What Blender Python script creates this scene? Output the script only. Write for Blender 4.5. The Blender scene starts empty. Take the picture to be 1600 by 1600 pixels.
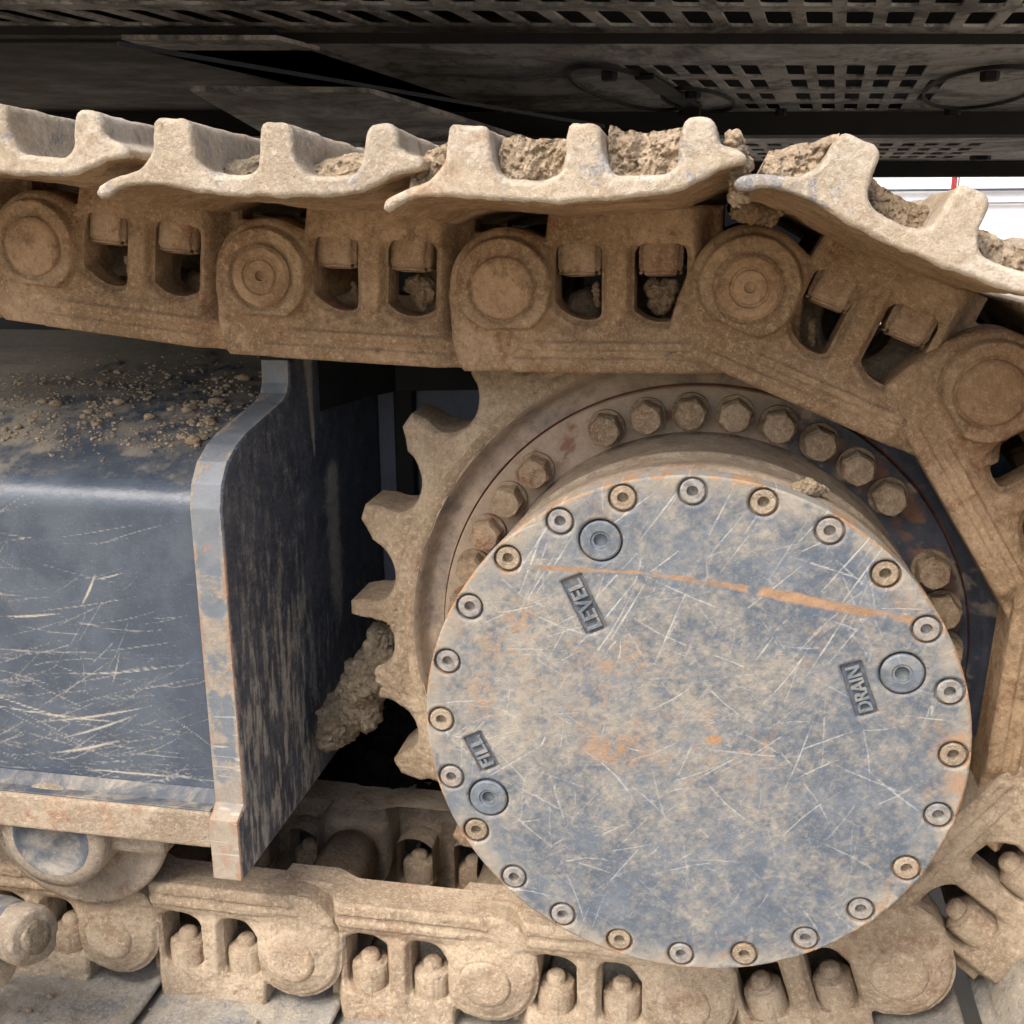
import bpy, bmesh, math, random
import numpy as np
from mathutils import Vector, Matrix, noise as mnoise
R = math.radians
random.seed(5); rng = np.random.default_rng(5)
SC = bpy.context.scene
COL = SC.collection

# ------------------------------------------------------------------ camera
FPX, CAM = 1723.23, Vector((0.01612, -0.83681, 0.36699))
PITCH, YAW, ROLL = -0.2664, 0.192485, -0.00585
def cam_axes():
    m = Matrix.Rotation(YAW, 3, 'Z') @ Matrix.Rotation(PITCH, 3, 'X')
    r, f, u = m.col[0].copy(), m.col[1].copy(), m.col[2].copy()
    return math.cos(ROLL) * r + math.sin(ROLL) * u, f, -math.sin(ROLL) * r + math.cos(ROLL) * u
_r, _f, _u = cam_axes()
cd = bpy.data.cameras.new('camera'); cam = bpy.data.objects.new('camera', cd); COL.objects.link(cam)
cam.matrix_world = Matrix(((_r.x, _u.x, -_f.x, CAM.x), (_r.y, _u.y, -_f.y, CAM.y), (_r.z, _u.z, -_f.z, CAM.z), (0, 0, 0, 1)))
cd.sensor_width = 36.0; cd.lens = FPX * 36.0 / 1600.0; cd.clip_start = 0.02; cd.clip_end = 500
SC.camera = cam

# ------------------------------------------------------------------ sky and sun
SUN_AZ, SUN_EL = R(212), R(52)          # azimuth clockwise from +Y: behind the camera, to its left
w = bpy.data.worlds.new('World'); SC.world = w; w.use_nodes = True
nt = w.node_tree; bg = nt.nodes['Background']
sky = nt.nodes.new('ShaderNodeTexSky'); sky.sky_type = 'NISHITA'; sky.sun_disc = False
sky.sun_elevation = SUN_EL; sky.sun_rotation = SUN_AZ; sky.air_density = 1.0; sky.dust_density = 4.0; sky.ozone_density = 0.5
nt.links.new(sky.outputs[0], bg.inputs[0]); bg.inputs[1].default_value = 0.15
sd = bpy.data.lights.new('sun', 'SUN'); sun = bpy.data.objects.new('sun', sd); COL.objects.link(sun)
sd.energy = 1.9; sd.angle = R(34); sd.color = (1.0, 0.975, 0.94)
sdir = Vector((math.sin(SUN_AZ) * math.cos(SUN_EL), math.cos(SUN_AZ) * math.cos(SUN_EL), math.sin(SUN_EL)))
sun.rotation_euler = sdir.to_track_quat('Z', 'Y').to_euler(); sun.location = sdir * 5
SC.view_settings.view_transform = 'Standard'; SC.view_settings.look = 'None'
SC.view_settings.exposure = 1.0; SC.view_settings.gamma = 1.0
SC.cycles.max_bounces = 8; SC.cycles.diffuse_bounces = 5

# ------------------------------------------------------------------ objects, tags
def tag(o, label=None, cat=None, group=None, kind=None):
    if label: o['label'] = label
    if cat: o['category'] = cat
    if group: o['group'] = group
    if kind: o['kind'] = kind
    return o
def empty(name, loc=(0, 0, 0), parent=None):
    o = bpy.data.objects.new(name, None); COL.objects.link(o); o.location = loc; o.empty_display_size = 0.02
    if parent: o.parent = parent
    return o
def mk(name, verts, faces, mat, parent=None, smooth=True, color=None):
    me = bpy.data.meshes.new(name)
    if isinstance(verts, np.ndarray): verts = verts.tolist()
    me.from_pydata(verts, [], faces if isinstance(faces, list) else faces.tolist())
    if color is not None:
        a = me.color_attributes.new('wear', 'FLOAT_COLOR', 'POINT')
        c = np.ones((len(verts), 4), np.float32); c[:, :3] = color
        a.data.foreach_set('color', c.ravel())
    if smooth: me.polygons.foreach_set('use_smooth', [True] * len(me.polygons))
    me.materials.append(mat); me.update()
    o = bpy.data.objects.new(name, me); COL.objects.link(o)
    if parent: o.parent = parent
    return o
def from_bm(name, bm, mat, parent=None, smooth=False):
    me = bpy.data.meshes.new(name); bm.to_mesh(me); bm.free()
    if smooth: me.polygons.foreach_set('use_smooth', [True] * len(me.polygons))
    me.materials.append(mat); o = bpy.data.objects.new(name, me); COL.objects.link(o)
    if parent: o.parent = parent
    return o
def box_bm(bm, x0, x1, y0, y1, z0, z1, bev=0.0, seg=2):
    r = bmesh.ops.create_cube(bm, size=1.0)
    for v in r['verts']:
        v.co = Vector(((x0 + x1) / 2 + v.co.x * (x1 - x0), (y0 + y1) / 2 + v.co.y * (y1 - y0), (z0 + z1) / 2 + v.co.z * (z1 - z0)))
    if bev > 0:
        es = list({e for v in r['verts'] for e in v.link_edges})
        bmesh.ops.bevel(bm, geom=es, offset=bev, segments=seg, affect='EDGES', profile=0.5)
def box(name, x0, x1, y0, y1, z0, z1, mat, parent=None, bev=0.003, seg=2):
    bm = bmesh.new(); box_bm(bm, x0, x1, y0, y1, z0, z1, bev, seg)
    return from_bm(name, bm, mat, parent)
def lathe(name, prof, mat, parent=None, seg=64, axis='y', loc=(0, 0, 0), smooth=True, auto=None, color=None):
    """prof: list of (radius, depth along +axis); closed toward the axis when r = 0. A doubled point keeps an edge sharp."""
    t = np.linspace(0, 2 * np.pi, seg, endpoint=False); V = []; F = []
    for r, d in prof:
        for a in t:
            if axis == 'y': V.append((loc[0] + r * math.cos(a), loc[1] + d, loc[2] + r * math.sin(a)))
            elif axis == 'z': V.append((loc[0] + r * math.cos(a), loc[1] + r * math.sin(a), loc[2] - d))
            else: V.append((loc[0] + d, loc[1] + r * math.sin(a), loc[2] + r * math.cos(a)))
    for i in range(len(prof) - 1):
        if prof[i] == prof[i + 1]: continue
        for j in range(seg):
            k = (j + 1) % seg
            F.append((i * seg + j, i * seg + k, (i + 1) * seg + k, (i + 1) * seg + j))
    c = None
    if color:
        A = np.array(V); c = color(A[:, 0], A[:, 2], np.hypot(A[:, 0], A[:, 2]))
    return mk(name, V, F, mat, parent, smooth, c)
def sharp(prof):
    out = [prof[0]]
    for p in prof[1:-1]: out += [p, p]
    return out + [prof[-1]]

# ------------------------------------------------------------------ numpy noise and signed distances
def vnoise(u, v, seed=0):
    iu = np.floor(u).astype(np.int64); iv = np.floor(v).astype(np.int64); fu = u - iu; fv = v - iv
    fu = fu * fu * (3 - 2 * fu); fv = fv * fv * (3 - 2 * fv)
    def h(a, b):
        n = (a * 374761393 + b * 668265263 + seed * 1274126177) & 0x7fffffff
        n = ((n ^ (n >> 13)) * 1274126177) & 0x7fffffff
        return ((n ^ (n >> 16)) & 0xffff) / 65535.0
    return (h(iu, iv) * (1 - fu) + h(iu + 1, iv) * fu) * (1 - fv) + (h(iu, iv + 1) * (1 - fu) + h(iu + 1, iv + 1) * fu) * fv
def fbm(u, v, f=1.0, o=5, seed=0, g=0.55):
    s = 0; a = 1; t = 0
    for i in range(o):
        s = s + a * vnoise(u * f + 17.3 * i, v * f - 9.1 * i, seed + i); t += a; a *= g; f *= 2.03
    return s / t
def sstep(x, a, b):
    t = np.clip((x - a) / (b - a), 0, 1); return t * t * (3 - 2 * t)
def sd_poly(P, u, v):
    """signed distance, positive inside"""
    P = np.asarray(P, float); n = len(P); d = np.full(u.shape, 1e9); s = np.ones(u.shape)
    for i in range(n):
        a, b = P[i], P[i - 1]; e = b - a; wx = u - a[0]; wy = v - a[1]
        t = np.clip((wx * e[0] + wy * e[1]) / (e @ e), 0, 1)
        bx = wx - e[0] * t; by = wy - e[1] * t; d = np.minimum(d, bx * bx + by * by)
        c1 = v >= a[1]; c2 = v < b[1]; c3 = e[0] * wy > e[1] * wx
        s = np.where((c1 & c2 & c3) | (~c1 & ~c2 & ~c3), -s, s)
    return -s * np.sqrt(d)
def sd_rpoly(P, r, u, v):      # polygon with corners rounded by r (P given already shrunk by r)
    return sd_poly(P, u, v) + r
def sd_rbox(u, v, cu, cv, hu, hv, r):
    qx = np.abs(u - cu) - hu + r; qy = np.abs(v - cv) - hv + r
    return -(np.hypot(np.maximum(qx, 0), np.maximum(qy, 0)) + np.minimum(np.maximum(qx, qy), 0) - r)
def smax(a, b, k):             # smooth union for positive-inside distances
    h = np.clip(0.5 + 0.5 * (a - b) / k, 0, 1); return b * (1 - h) + a * h + k * h * (1 - h)

def sheet(name, sdf, bounds, cell, hfun, backfun, mapf, mat, parent=None, colfun=None, nwall=1, flip=False, wallmat=None):
    u0, u1, v0, v1 = bounds; nu = int((u1 - u0) / cell) + 1; nv = int((v1 - v0) / cell) + 1
    U, Vv = np.meshgrid(np.linspace(u0, u1, nu), np.linspace(v0, v1, nv), indexing='ij')
    cu = (U[:-1, :-1] + U[1:, 1:]) / 2; cv = (Vv[:-1, :-1] + Vv[1:, 1:]) / 2
    keep = sdf(cu, cv) > 0
    idx = np.arange(nu * nv).reshape(nu, nv)
    F = np.stack([idx[:-1, :-1][keep], idx[1:, :-1][keep], idx[1:, 1:][keep], idx[:-1, 1:][keep]], 1)
    used, inv = np.unique(F, return_inverse=True); F = inv.reshape(F.shape)
    u = U.ravel()[used].copy(); v = Vv.ravel()[used].copy(); N = len(u)
    E = np.concatenate([F[:, [0, 1]], F[:, [1, 2]], F[:, [2, 3]], F[:, [3, 0]]])
    key = E[:, 0] * N + E[:, 1]; rkey = E[:, 1] * N + E[:, 0]
    B = E[~np.isin(key, rkey)]
    bv = np.unique(B)
    for _ in range(5):
        e = 1e-5; d = sdf(u[bv], v[bv]); gx = (sdf(u[bv] + e, v[bv]) - d) / e; gy = (sdf(u[bv], v[bv] + e) - d) / e
        g2 = np.maximum(gx * gx + gy * gy, 0.3); st = np.clip(d / g2, -cell, cell)
        u[bv] -= st * gx; v[bv] -= st * gy
    # relax the ring next to the boundary a little so that cells stay even
    d = np.maximum(sdf(u, v), 0); h = hfun(u, v, d)
    V = mapf(u, v, h); cols = [colfun(u, v, d, 0 * u)] if colfun else None
    remap = -np.ones(N, int); remap[bv] = np.arange(len(bv))
    hb = h[bv]; bb = backfun(u[bv], v[bv]); parts = [V]; faces = [F]; base = N
    for k in range(nwall + 1):
        t = k / nwall; parts.append(mapf(u[bv], v[bv], hb * (1 - t) + bb * t))
        if colfun: cols.append(colfun(u[bv], v[bv], 0 * u[bv], 0 * u[bv] + max(t, 1e-3)))
    m = len(bv)
    for k in range(nwall):
        a = base + k * m + remap[B[:, 0]]; b = base + k * m + remap[B[:, 1]]
        faces.append(np.stack([b, a, a + m, b + m], 1))
    V = np.concatenate(parts); F = np.concatenate(faces)
    if flip: F = F[:, ::-1]
    o = mk(name, V, F, mat, parent, True, np.concatenate(cols) if colfun else None)
    if wallmat:
        o.data.materials.append(wallmat); mi = np.zeros(len(F), np.int32); mi[len(faces[0]):] = 1; o.data.polygons.foreach_set('material_index', mi)
    return o
def round_edge(d, r): 
    q = np.clip(r - d, 0, r * 0.98); return r - np.sqrt(r * r - q * q)
XZ = lambda u, v, h: np.stack([u, h, v], 1)

# ------------------------------------------------------------------ materials
def srgb(r, g, b):
    f = lambda c: ((c / 255 + 0.055) / 1.055) ** 2.4 if c / 255 > 0.04045 else c / 255 / 12.92
    return (f(r), f(g), f(b), 1)
class NT:
    def __init__(s, name):
        s.m = bpy.data.materials.new(name); s.m.use_nodes = True; s.t = s.m.node_tree; s.b = s.t.nodes['Principled BSDF']
        tc = s.t.nodes.new('ShaderNodeTexCoord'); oi = s.t.nodes.new('ShaderNodeObjectInfo')
        va = s.t.nodes.new('ShaderNodeVectorMath'); va.operation = 'MULTIPLY_ADD'
        s.t.links.new(oi.outputs['Random'], va.inputs[0]); va.inputs[1].default_value = (7, 11, 5); s.t.links.new(tc.outputs['Object'], va.inputs[2])
        s.co = va.outputs[0]; s.geo = s.t.nodes.new('ShaderNodeNewGeometry')
    def noise(s, scale, detail=6, rough=0.6, stretch=None, dist=0.0, rot=None):
        n = s.t.nodes.new('ShaderNodeTexNoise'); n.inputs['Scale'].default_value = scale; n.inputs['Detail'].default_value = detail
        n.inputs['Roughness'].default_value = rough; n.inputs['Distortion'].default_value = dist
        c = s.co
        if stretch or rot:
            mp = s.t.nodes.new('ShaderNodeMapping'); s.t.links.new(c, mp.inputs[0])
            if stretch: mp.inputs['Scale'].default_value = stretch
            if rot: mp.inputs['Rotation'].default_value = rot
            c = mp.outputs[0]
        s.t.links.new(c, n.inputs['Vector']); return n.outputs['Fac']
    def voro(s, scale, feat='F1'):
        n = s.t.nodes.new('ShaderNodeTexVoronoi'); n.inputs['Scale'].default_value = scale; n.feature = feat
        s.t.links.new(s.co, n.inputs['Vector']); return n.outputs['Distance']
    def ramp(s, x, a, b, lo=0.0, hi=1.0):
        n = s.t.nodes.new('ShaderNodeMapRange'); n.interpolation_type = 'SMOOTHSTEP'; s.t.links.new(x, n.inputs[0])
        n.inputs[1].default_value = a; n.inputs[2].default_value = b; n.inputs[3].default_value = lo; n.inputs[4].default_value = hi
        return n.outputs[0]
    def math(s, op, a, b=None, c=None, clamp=False):
        n = s.t.nodes.new('ShaderNodeMath'); n.operation = op; n.use_clamp = clamp
        for i, x in enumerate((a, b, c)):
            if x is None: continue
            if isinstance(x, (int, float)): n.inputs[i].default_value = x
            else: s.t.links.new(x, n.inputs[i])
        return n.outputs[0]
    def mix(s, f, a, b):
        n = s.t.nodes.new('ShaderNodeMix'); n.data_type = 'RGBA'
        for k, x in ((0, f), (6, a), (7, b)):
            if isinstance(x, (tuple, float, int)): n.inputs[k].default_value = x
            else: s.t.links.new(x, n.inputs[k])
        return n.outputs[2]
    def attr(s):
        a = s.t.nodes.new('ShaderNodeAttribute'); a.attribute_name = 'wear'; sp = s.t.nodes.new('ShaderNodeSeparateColor')
        s.t.links.new(a.outputs['Color'], sp.inputs[0]); return sp.outputs
    def out(s, col, rough, bumps=(), metal=0.0, spec=0.4):
        L = s.t.links
        if isinstance(col, tuple): s.b.inputs['Base Color'].default_value = col
        else: L.new(col, s.b.inputs['Base Color'])
        if isinstance(rough, float): s.b.inputs['Roughness'].default_value = rough
        else: L.new(rough, s.b.inputs['Roughness'])
        s.b.inputs['Metallic'].default_value = metal; s.b.inputs['Specular IOR Level'].default_value = spec
        prev = None
        for hgt, dist in bumps:
            n = s.t.nodes.new('ShaderNodeBump'); n.inputs['Distance'].default_value = dist; n.inputs['Strength'].default_value = 1.0
            L.new(hgt, n.inputs['Height'])
            if prev: L.new(prev, n.inputs['Normal'])
            prev = n.outputs[0]
        if prev: L.new(prev, s.b.inputs['Normal'])
        return s.m

def crust(name, c1, c2, c3, rust, paint, rust_amt=0.5, paint_amt=0.5, grain=1.0, scale=1.0):
    """dried mud over metal: three dust tones, rust blotches, bare paint where it rubbed off"""
    s = NT(name)
    n1 = s.noise(16 * scale, 9, 0.68); n2 = s.noise(55 * scale, 8, 0.7); n3 = s.noise(420, 4, 0.7); n4 = s.noise(9 * scale, 6, 0.6, dist=0.6)
    n5 = s.noise(30 * scale, 8, 0.75, dist=0.3); n6 = s.noise(900, 3, 0.7); n7 = s.noise(230, 8, 0.85)
    n8 = s.noise(7 * scale, 5, 0.6, dist=0.8)
    c = s.mix(s.ramp(n1, 0.42, 0.58), c1, c2)
    c = s.mix(s.ramp(n8, 0.46, 0.62, 0.0, 0.55), c, tuple(x * k for x, k in zip(c1[:3], (0.60, 0.575, 0.535))) + (1,))
    c = s.mix(s.ramp(n2, 0.50, 0.70), c, c3)
    c = s.mix(s.ramp(s.math('MULTIPLY', s.ramp(n4, 0.48, 0.66), s.ramp(n2, 0.35, 0.6)), 0.1, 0.9, 0, rust_amt), c, rust)
    pm = s.ramp(s.math('ADD', n5, s.math('MULTIPLY', n3, 0.25)), 0.80 - 0.12 * paint_amt, 0.86 - 0.10 * paint_amt)
    c = s.mix(s.math('MULTIPLY', pm, 0.85 if paint_amt > 0 else 0.0), c, paint)
    c = s.mix(s.ramp(n7, 0.52, 0.66, 0.0, 0.50 * grain), c, tuple(x * 0.50 for x in c1[:3]) + (1,))
    c = s.mix(s.ramp(n7, 0.50, 0.38, 0.0, 0.6 * grain), c, tuple(min(1, x * 1.35) for x in c2[:3]) + (1,))
    c = s.mix(s.ramp(n3, 0.52, 0.70, 0.0, 0.35 * grain), c, tuple(x * 0.42 for x in c1[:3]) + (1,))
    c = s.mix(s.ramp(n6, 0.55, 0.70, 0.0, 0.40 * grain), c, tuple(min(1, x * 1.6) for x in c2[:3]) + (1,))
    return s.out(c, s.ramp(pm, 0, 1, 0.95, 0.6), [(n2, 0.0030), (n7, 0.0020 * grain), (n3, 0.0008 * grain), (s.ramp(n1, .4, .6), 0.0012)], spec=0.2)

M = {}
M['link'] = crust('dried_mud_on_link', srgb(158, 131, 101), srgb(186, 158, 126), srgb(128, 104, 80), srgb(146, 100, 70), srgb(112, 106, 100), 0.45, 0.35, 1.05)
M['link_low'] = crust('pale_mud_on_link', srgb(184, 163, 138), srgb(204, 184, 158), srgb(156, 135, 113), srgb(164, 124, 98), srgb(126, 122, 118), 0.35, 0.4, 1.05)
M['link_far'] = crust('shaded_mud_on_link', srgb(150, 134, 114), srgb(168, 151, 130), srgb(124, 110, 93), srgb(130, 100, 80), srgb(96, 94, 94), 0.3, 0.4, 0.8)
M['pin'] = crust('mud_on_pin', srgb(156, 126, 96), srgb(178, 148, 116), srgb(124, 99, 76), srgb(146, 98, 68), srgb(96, 84, 76), 0.6, 0.1, 0.8)
M['nut'] = crust('mud_on_nut', srgb(160, 132, 104), srgb(182, 155, 126), srgb(130, 105, 83), srgb(146, 96, 68), srgb(118, 118, 114), 0.6, 0.3, 0.8)
M['shoe'] = crust('pale_dust_on_shoe', srgb(190, 174, 152), srgb(206, 193, 174), srgb(166, 147, 123), srgb(172, 140, 106), srgb(138, 141, 148), 0.55, 0.95, 0.75)
M['teeth'] = crust('mud_on_sprocket', srgb(168, 147, 122), srgb(188, 168, 142), srgb(144, 124, 102), srgb(148, 114, 86), srgb(106, 104, 102), 0.35, 0.35, 1.05)
M['bolt'] = crust('rusty_bolt', srgb(160, 138, 112), srgb(178, 156, 130), srgb(128, 98, 74), srgb(146, 90, 60), srgb(90, 84, 80), 0.75, 0.1, 1.2)
M['drum'] = crust('dusty_drum', srgb(154, 138, 118), srgb(170, 154, 134), srgb(132, 117, 100), srgb(150, 114, 88), srgb(96, 98, 104), 0.5, 0.8, 0.8)
M['roller'] = crust('mud_on_roller', srgb(156, 142, 124), srgb(174, 160, 142), srgb(130, 118, 104), srgb(148, 114, 90), srgb(96, 100, 106), 0.45, 0.6)
M['soil'] = crust('dry_soil', srgb(186, 164, 136), srgb(202, 181, 154), srgb(156, 134, 108), srgb(172, 142, 106), srgb(150, 140, 124), 0.3, 0.0, 1.0, 3)
M['soil_dark'] = crust('brown_soil', srgb(152, 130, 102), srgb(172, 149, 120), srgb(120, 101, 79), srgb(130, 100, 76), srgb(90, 80, 70), 0.3, 0.0, 1.0, 3)
M['soil_grey'] = crust('grey_caked_soil', srgb(146, 132, 112), srgb(166, 152, 130), srgb(112, 101, 86), srgb(130, 108, 86), srgb(120, 116, 110), 0.2, 0.0, 1.1, 3)
M['clod'] = crust('dark_caked_clod', srgb(120, 108, 92), srgb(142, 129, 110), srgb(92, 83, 70), srgb(110, 92, 74), srgb(120, 116, 110), 0.2, 0.0, 1.0, 3)
M['gap_shadow'] = crust('shadow_black_soil', srgb(30, 27, 25), srgb(44, 40, 36), srgb(20, 19, 18), srgb(40, 32, 26), srgb(30, 30, 30), 0.2, 0.0, 1.5, 3)  # near-black soil colour stands in for shadow in the gap
M['ledge'] = crust('worn_tan_edge', srgb(168, 150, 128), srgb(184, 168, 146), srgb(146, 130, 112), srgb(172, 126, 96), srgb(120, 124, 132), 0.6, 0.4)

def worn_paint(name, paint, paint2, dust, rustc, pale, rough=0.45, dust_noise=0.35, film=(0.15, 0.95)):
    """paint, with dust, rust and scratches read from the 'wear' attribute (R scratch, G rust, B dust)"""
    s = NT(name); a = s.attr()
    n1 = s.noise(22, 8, 0.65); n2 = s.noise(260, 5, 0.75); n3 = s.noise(70, 8, 0.75); n4 = s.noise(900, 2, 0.6)
    c = s.mix(s.ramp(n1, 0.4, 0.62), paint, paint2)
    dm = s.ramp(s.math('ADD', a[2], s.math('MULTIPLY', s.math('SUBTRACT', s.math('ADD', n2, n3), 1.0), dust_noise * 2)), film[0], film[1])
    dc = s.mix(s.ramp(n3, 0.35, 0.68), dust, tuple(x * 1.22 for x in dust[:3]) + (1,))
    dc = s.mix(s.ramp(n2, 0.4, 0.8, 0, 0.4), dc, tuple(x * 0.6 for x in dust[:3]) + (1,))
    c = s.mix(dm, c, dc)
    rm = s.ramp(s.math('ADD', a[1], s.math('MULTIPLY', s.math('SUBTRACT', n2, 0.5), 0.5)), 0.2, 0.85)
    c = s.mix(rm, c, s.mix(s.ramp(n3, 0.4, 0.62), rustc, tuple(x * 0.72 for x in rustc[:3]) + (1,)))
    sm = s.ramp(s.math('ADD', a[0], s.math('MULTIPLY', s.math('SUBTRACT', n2, 0.5), 0.7)), 0.2, 0.9)
    c = s.mix(sm, c, pale)
    c = s.mix(s.ramp(n4, 0.62, 0.75, 0, 0.35), c, pale)
    rg = s.math('MAXIMUM', s.ramp(dm, 0, 0.8, rough, 0.9), s.ramp(sm, 0, 1, rough, 0.7))
    return s.out(c, rg, [(s.math('MULTIPLY', dm, n2), 0.0006), (sm, -0.0003), (n3, 0.0008)], spec=0.45)
M['cover'] = worn_paint('scratched_cover_paint', srgb(76, 86, 98), srgb(96, 104, 113), srgb(146, 138, 124), srgb(158, 126, 96), srgb(176, 174, 168), 0.6, 0.45, (-0.15, 1.35))
M['frame'] = worn_paint('frame_paint', srgb(64, 73, 85), srgb(78, 86, 96), srgb(126, 118, 104), srgb(168, 138, 104), srgb(166, 160, 147), 0.24, 0.3)
M['plate'] = worn_paint('end_plate_paint', srgb(62, 69, 82), srgb(80, 87, 99), srgb(160, 157, 150), srgb(160, 120, 92), srgb(158, 156, 150), 0.5, 0.6)
M['strip'] = worn_paint('plate_edge_paint', srgb(98, 105, 112), srgb(114, 119, 124), srgb(146, 134, 118), srgb(160, 120, 92), srgb(170, 165, 154), 0.5, 0.6)
M['flange'] = worn_paint('flange_paint', srgb(46, 50, 60), srgb(60, 64, 74), srgb(148, 131, 112), srgb(126, 90, 70), srgb(150, 140, 128), 0.6, 0.4)
def plain(name, col, rough=0.6, amt=0.3, dust=None, scale=30, damt=0.5, spec=0.4):
    s = NT(name); n = s.noise(scale, 8, 0.7); n2 = s.noise(300, 4, 0.7)
    c = s.mix(s.ramp(n, 0.35, 0.65), tuple(x * (1 - amt) for x in col[:3]) + (1,), tuple(min(1, x * (1 + amt)) for x in col[:3]) + (1,))
    if dust: c = s.mix(s.math('MULTIPLY', s.ramp(s.noise(scale * 0.6, 9, 0.75, dist=0.5), 0.62 - 0.25 * damt, 0.72), 0.9), c, dust)
    return s.out(c, s.ramp(n, 0.3, 0.7, rough, min(1, rough + 0.2)), [(n2, 0.0004), (n, 0.001)], spec=spec)
M['dark'] = plain('dark_paint', srgb(66, 71, 82), 0.55, 0.2, srgb(96, 88, 78), 20, 0.2)
M['wall'] = plain('inner_wall_paint', srgb(100, 107, 122), 0.5, 0.15, srgb(110, 102, 92), 20, 0.2)
M['void'] = plain('painted_dark_interior', srgb(14, 13, 13), 0.9, 0.1)  # near-black colour stands in for the darkness behind the plate holes
M['black'] = plain('black_underside', srgb(26, 26, 28), 0.6, 0.3, srgb(48, 46, 44), 12, 0.1)
M['letter_floor'] = plain('recess_paint', srgb(78, 84, 91), 0.6, 0.25, srgb(128, 120, 108), 90, 0.6)
M['blue_cap'] = plain('blue_grey_cap', srgb(66, 71, 79), 0.6, 0.25, srgb(150, 140, 124), 40, 0.8)
M['silver'] = plain('bare_worn_steel', srgb(160, 164, 172), 0.4, 0.2, srgb(180, 164, 140), 50, 0.5)
M['groove'] = plain('rust_line', srgb(120, 66, 48), 0.8, 0.3)
M['socket'] = plain('scuffed_bolt_steel', srgb(122, 122, 122), 0.5, 0.45, srgb(158, 144, 126), 160, 1.1)
M['letter'] = plain('raised_letter_paint', srgb(98, 105, 112), 0.5, 0.25, srgb(150, 142, 128), 90, 0.6)
M['ground'] = plain('pale_dry_ground', srgb(150, 136, 116), 0.9, 0.2, srgb(128, 114, 96), 3, 0.5)
M['white'] = plain('white_sheet', srgb(232, 234, 238), 0.6, 0.06, None, 2)
M['red'] = plain('red_post', srgb(150, 50, 44), 0.6, 0.2)
M['beige'] = plain('beige_box', srgb(170, 146, 112), 0.6, 0.15, srgb(120, 104, 84), 8, 0.5)
def belly():
    s = NT('greasy_belly_plate')
    n = s.noise(4, 10, 0.75, dist=0.8); n2 = s.noise(26, 9, 0.8, stretch=(1, 0.35, 1)); n3 = s.noise(9, 9, 0.78, stretch=(1, 0.5, 1))
    c = s.mix(s.ramp(n, 0.40, 0.60), srgb(92, 90, 88), srgb(196, 193, 188))
    c = s.mix(s.ramp(n2, 0.50, 0.62, 0, 0.75), c, srgb(50, 49, 48))
    c = s.mix(s.ramp(n3, 0.55, 0.66, 0, 0.6), c, srgb(196, 186, 172))
    return s.out(c, s.ramp(n3, 0.3, 0.7, 0.38, 0.75), [(n2, 0.0015), (n3, 0.002)], spec=0.6)
M['belly'] = belly()

# ------------------------------------------------------------------ ground and far background
bm = bmesh.new(); bmesh.ops.create_grid(bm, x_segments=2, y_segments=2, size=120)
g = from_bm('ground', bm, M['ground']); g.location = (0, 60, -0.435); tag(g, kind='structure')
t = empty('sheet_fence', (3, 15, -0.435)); tag(t, 'far white sheet wall seen bright under the belly plates', 'wall')
for k in range(12):
    box('wall_panel', -4.0 + k * 1.3, -2.72 + k * 1.3, -0.02 - 0.01 * (k % 2), 0.02, 0, 3.2, M['white'], t, 0.01, 1)
box('rail', -4, 11.5, -0.1, -0.05, 1.02, 1.05, M['dark'], t, 0.0)
box('rail', -4, 11.5, -0.1, -0.05, 0.86, 0.875, M['black'], t, 0.0)
t = empty('red_post', (2.3, 12.0, -0.435)); tag(t, 'thin red upright post in front of the far white wall', 'post')
box('post_tube', -0.025, 0.025, -0.025, 0.025, 0, 1.19, M['red'], t, 0.008); box('foot_plate', -0.12, 0.12, -0.12, 0.12, 0.002, 0.02, M['red'], t, 0.004)

cf = empty('undercarriage_frame', (-0.4, 1.0, 0)); tag(cf, 'dark car body frame of the undercarriage with an added sky blocker, seen through gaps behind the track', 'undercarriage')
box('center_box', -1.6, 0.62, -0.25, 0.6, -0.30, 0.27, M['black'], cf, 0.02)
box('sky_blocker', -1.2, 0.60, -0.35, -0.26, 0.0, 0.395, M['black'], cf, 0.01)  # added to block the bright sky in the gaps under the shoes

# ------------------------------------------------------------------ machine underside above the track
house = empty('machine_underside', (0, 1.0, 0.6))
tag(house, 'dark greasy underside of the excavator body with perforated belly plates', 'excavator body')
def hp(x, y, z): return (x, y - 1.0, z - 0.6)
E1 = np.array([0.9710, 0.2390]); E2 = np.array([0.085, 0.996])
def belly_plate(name, O, s0, s1, t0, t1, z, holes, cell, mat, thick=0.012):
    O = np.array(O)
    def sdf(u, v):
        d = np.minimum(np.minimum(u - s0, s1 - u), np.minimum(v - t0, t1 - v))
        for (hu, hv, a, b) in holes: d = np.minimum(d, -sd_rbox(u, v, hu, hv, a, b, min(a, b) * 0.45))
        return d
    def mp(u, v, h):
        p = O[:, None] + E1[:, None] * u + E2[:, None] * v
        return np.stack([p[0], p[1] - 1.0, z - 0.6 + h], 1)
    return sheet(name, sdf, (s0, s1, t0, t1), cell, lambda u, v, d: 0 * u, lambda u, v: 0 * u + thick, mp, mat, house, flip=True)
def beam(name, O, s0, s1, t0, t1, z0, z1, mat):
    O = np.array(O); V = []
    for (s, q) in ((s0, t0), (s1, t0), (s1, t1), (s0, t1)):
        p = O + E1 * s + E2 * q; V.append(hp(p[0], p[1], z0))
    V += [(a, b, z1 - 0.6) for a, b, c in V]
    return mk(name, V, [(3, 2, 1, 0), (4, 5, 6, 7), (0, 1, 5, 4), (1, 2, 6, 5), (2, 3, 7, 6), (3, 0, 4, 7)], mat, house, False)
OA = (-0.2595, 0.8364)                                  # a point on the near edge of the middle plate
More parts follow.
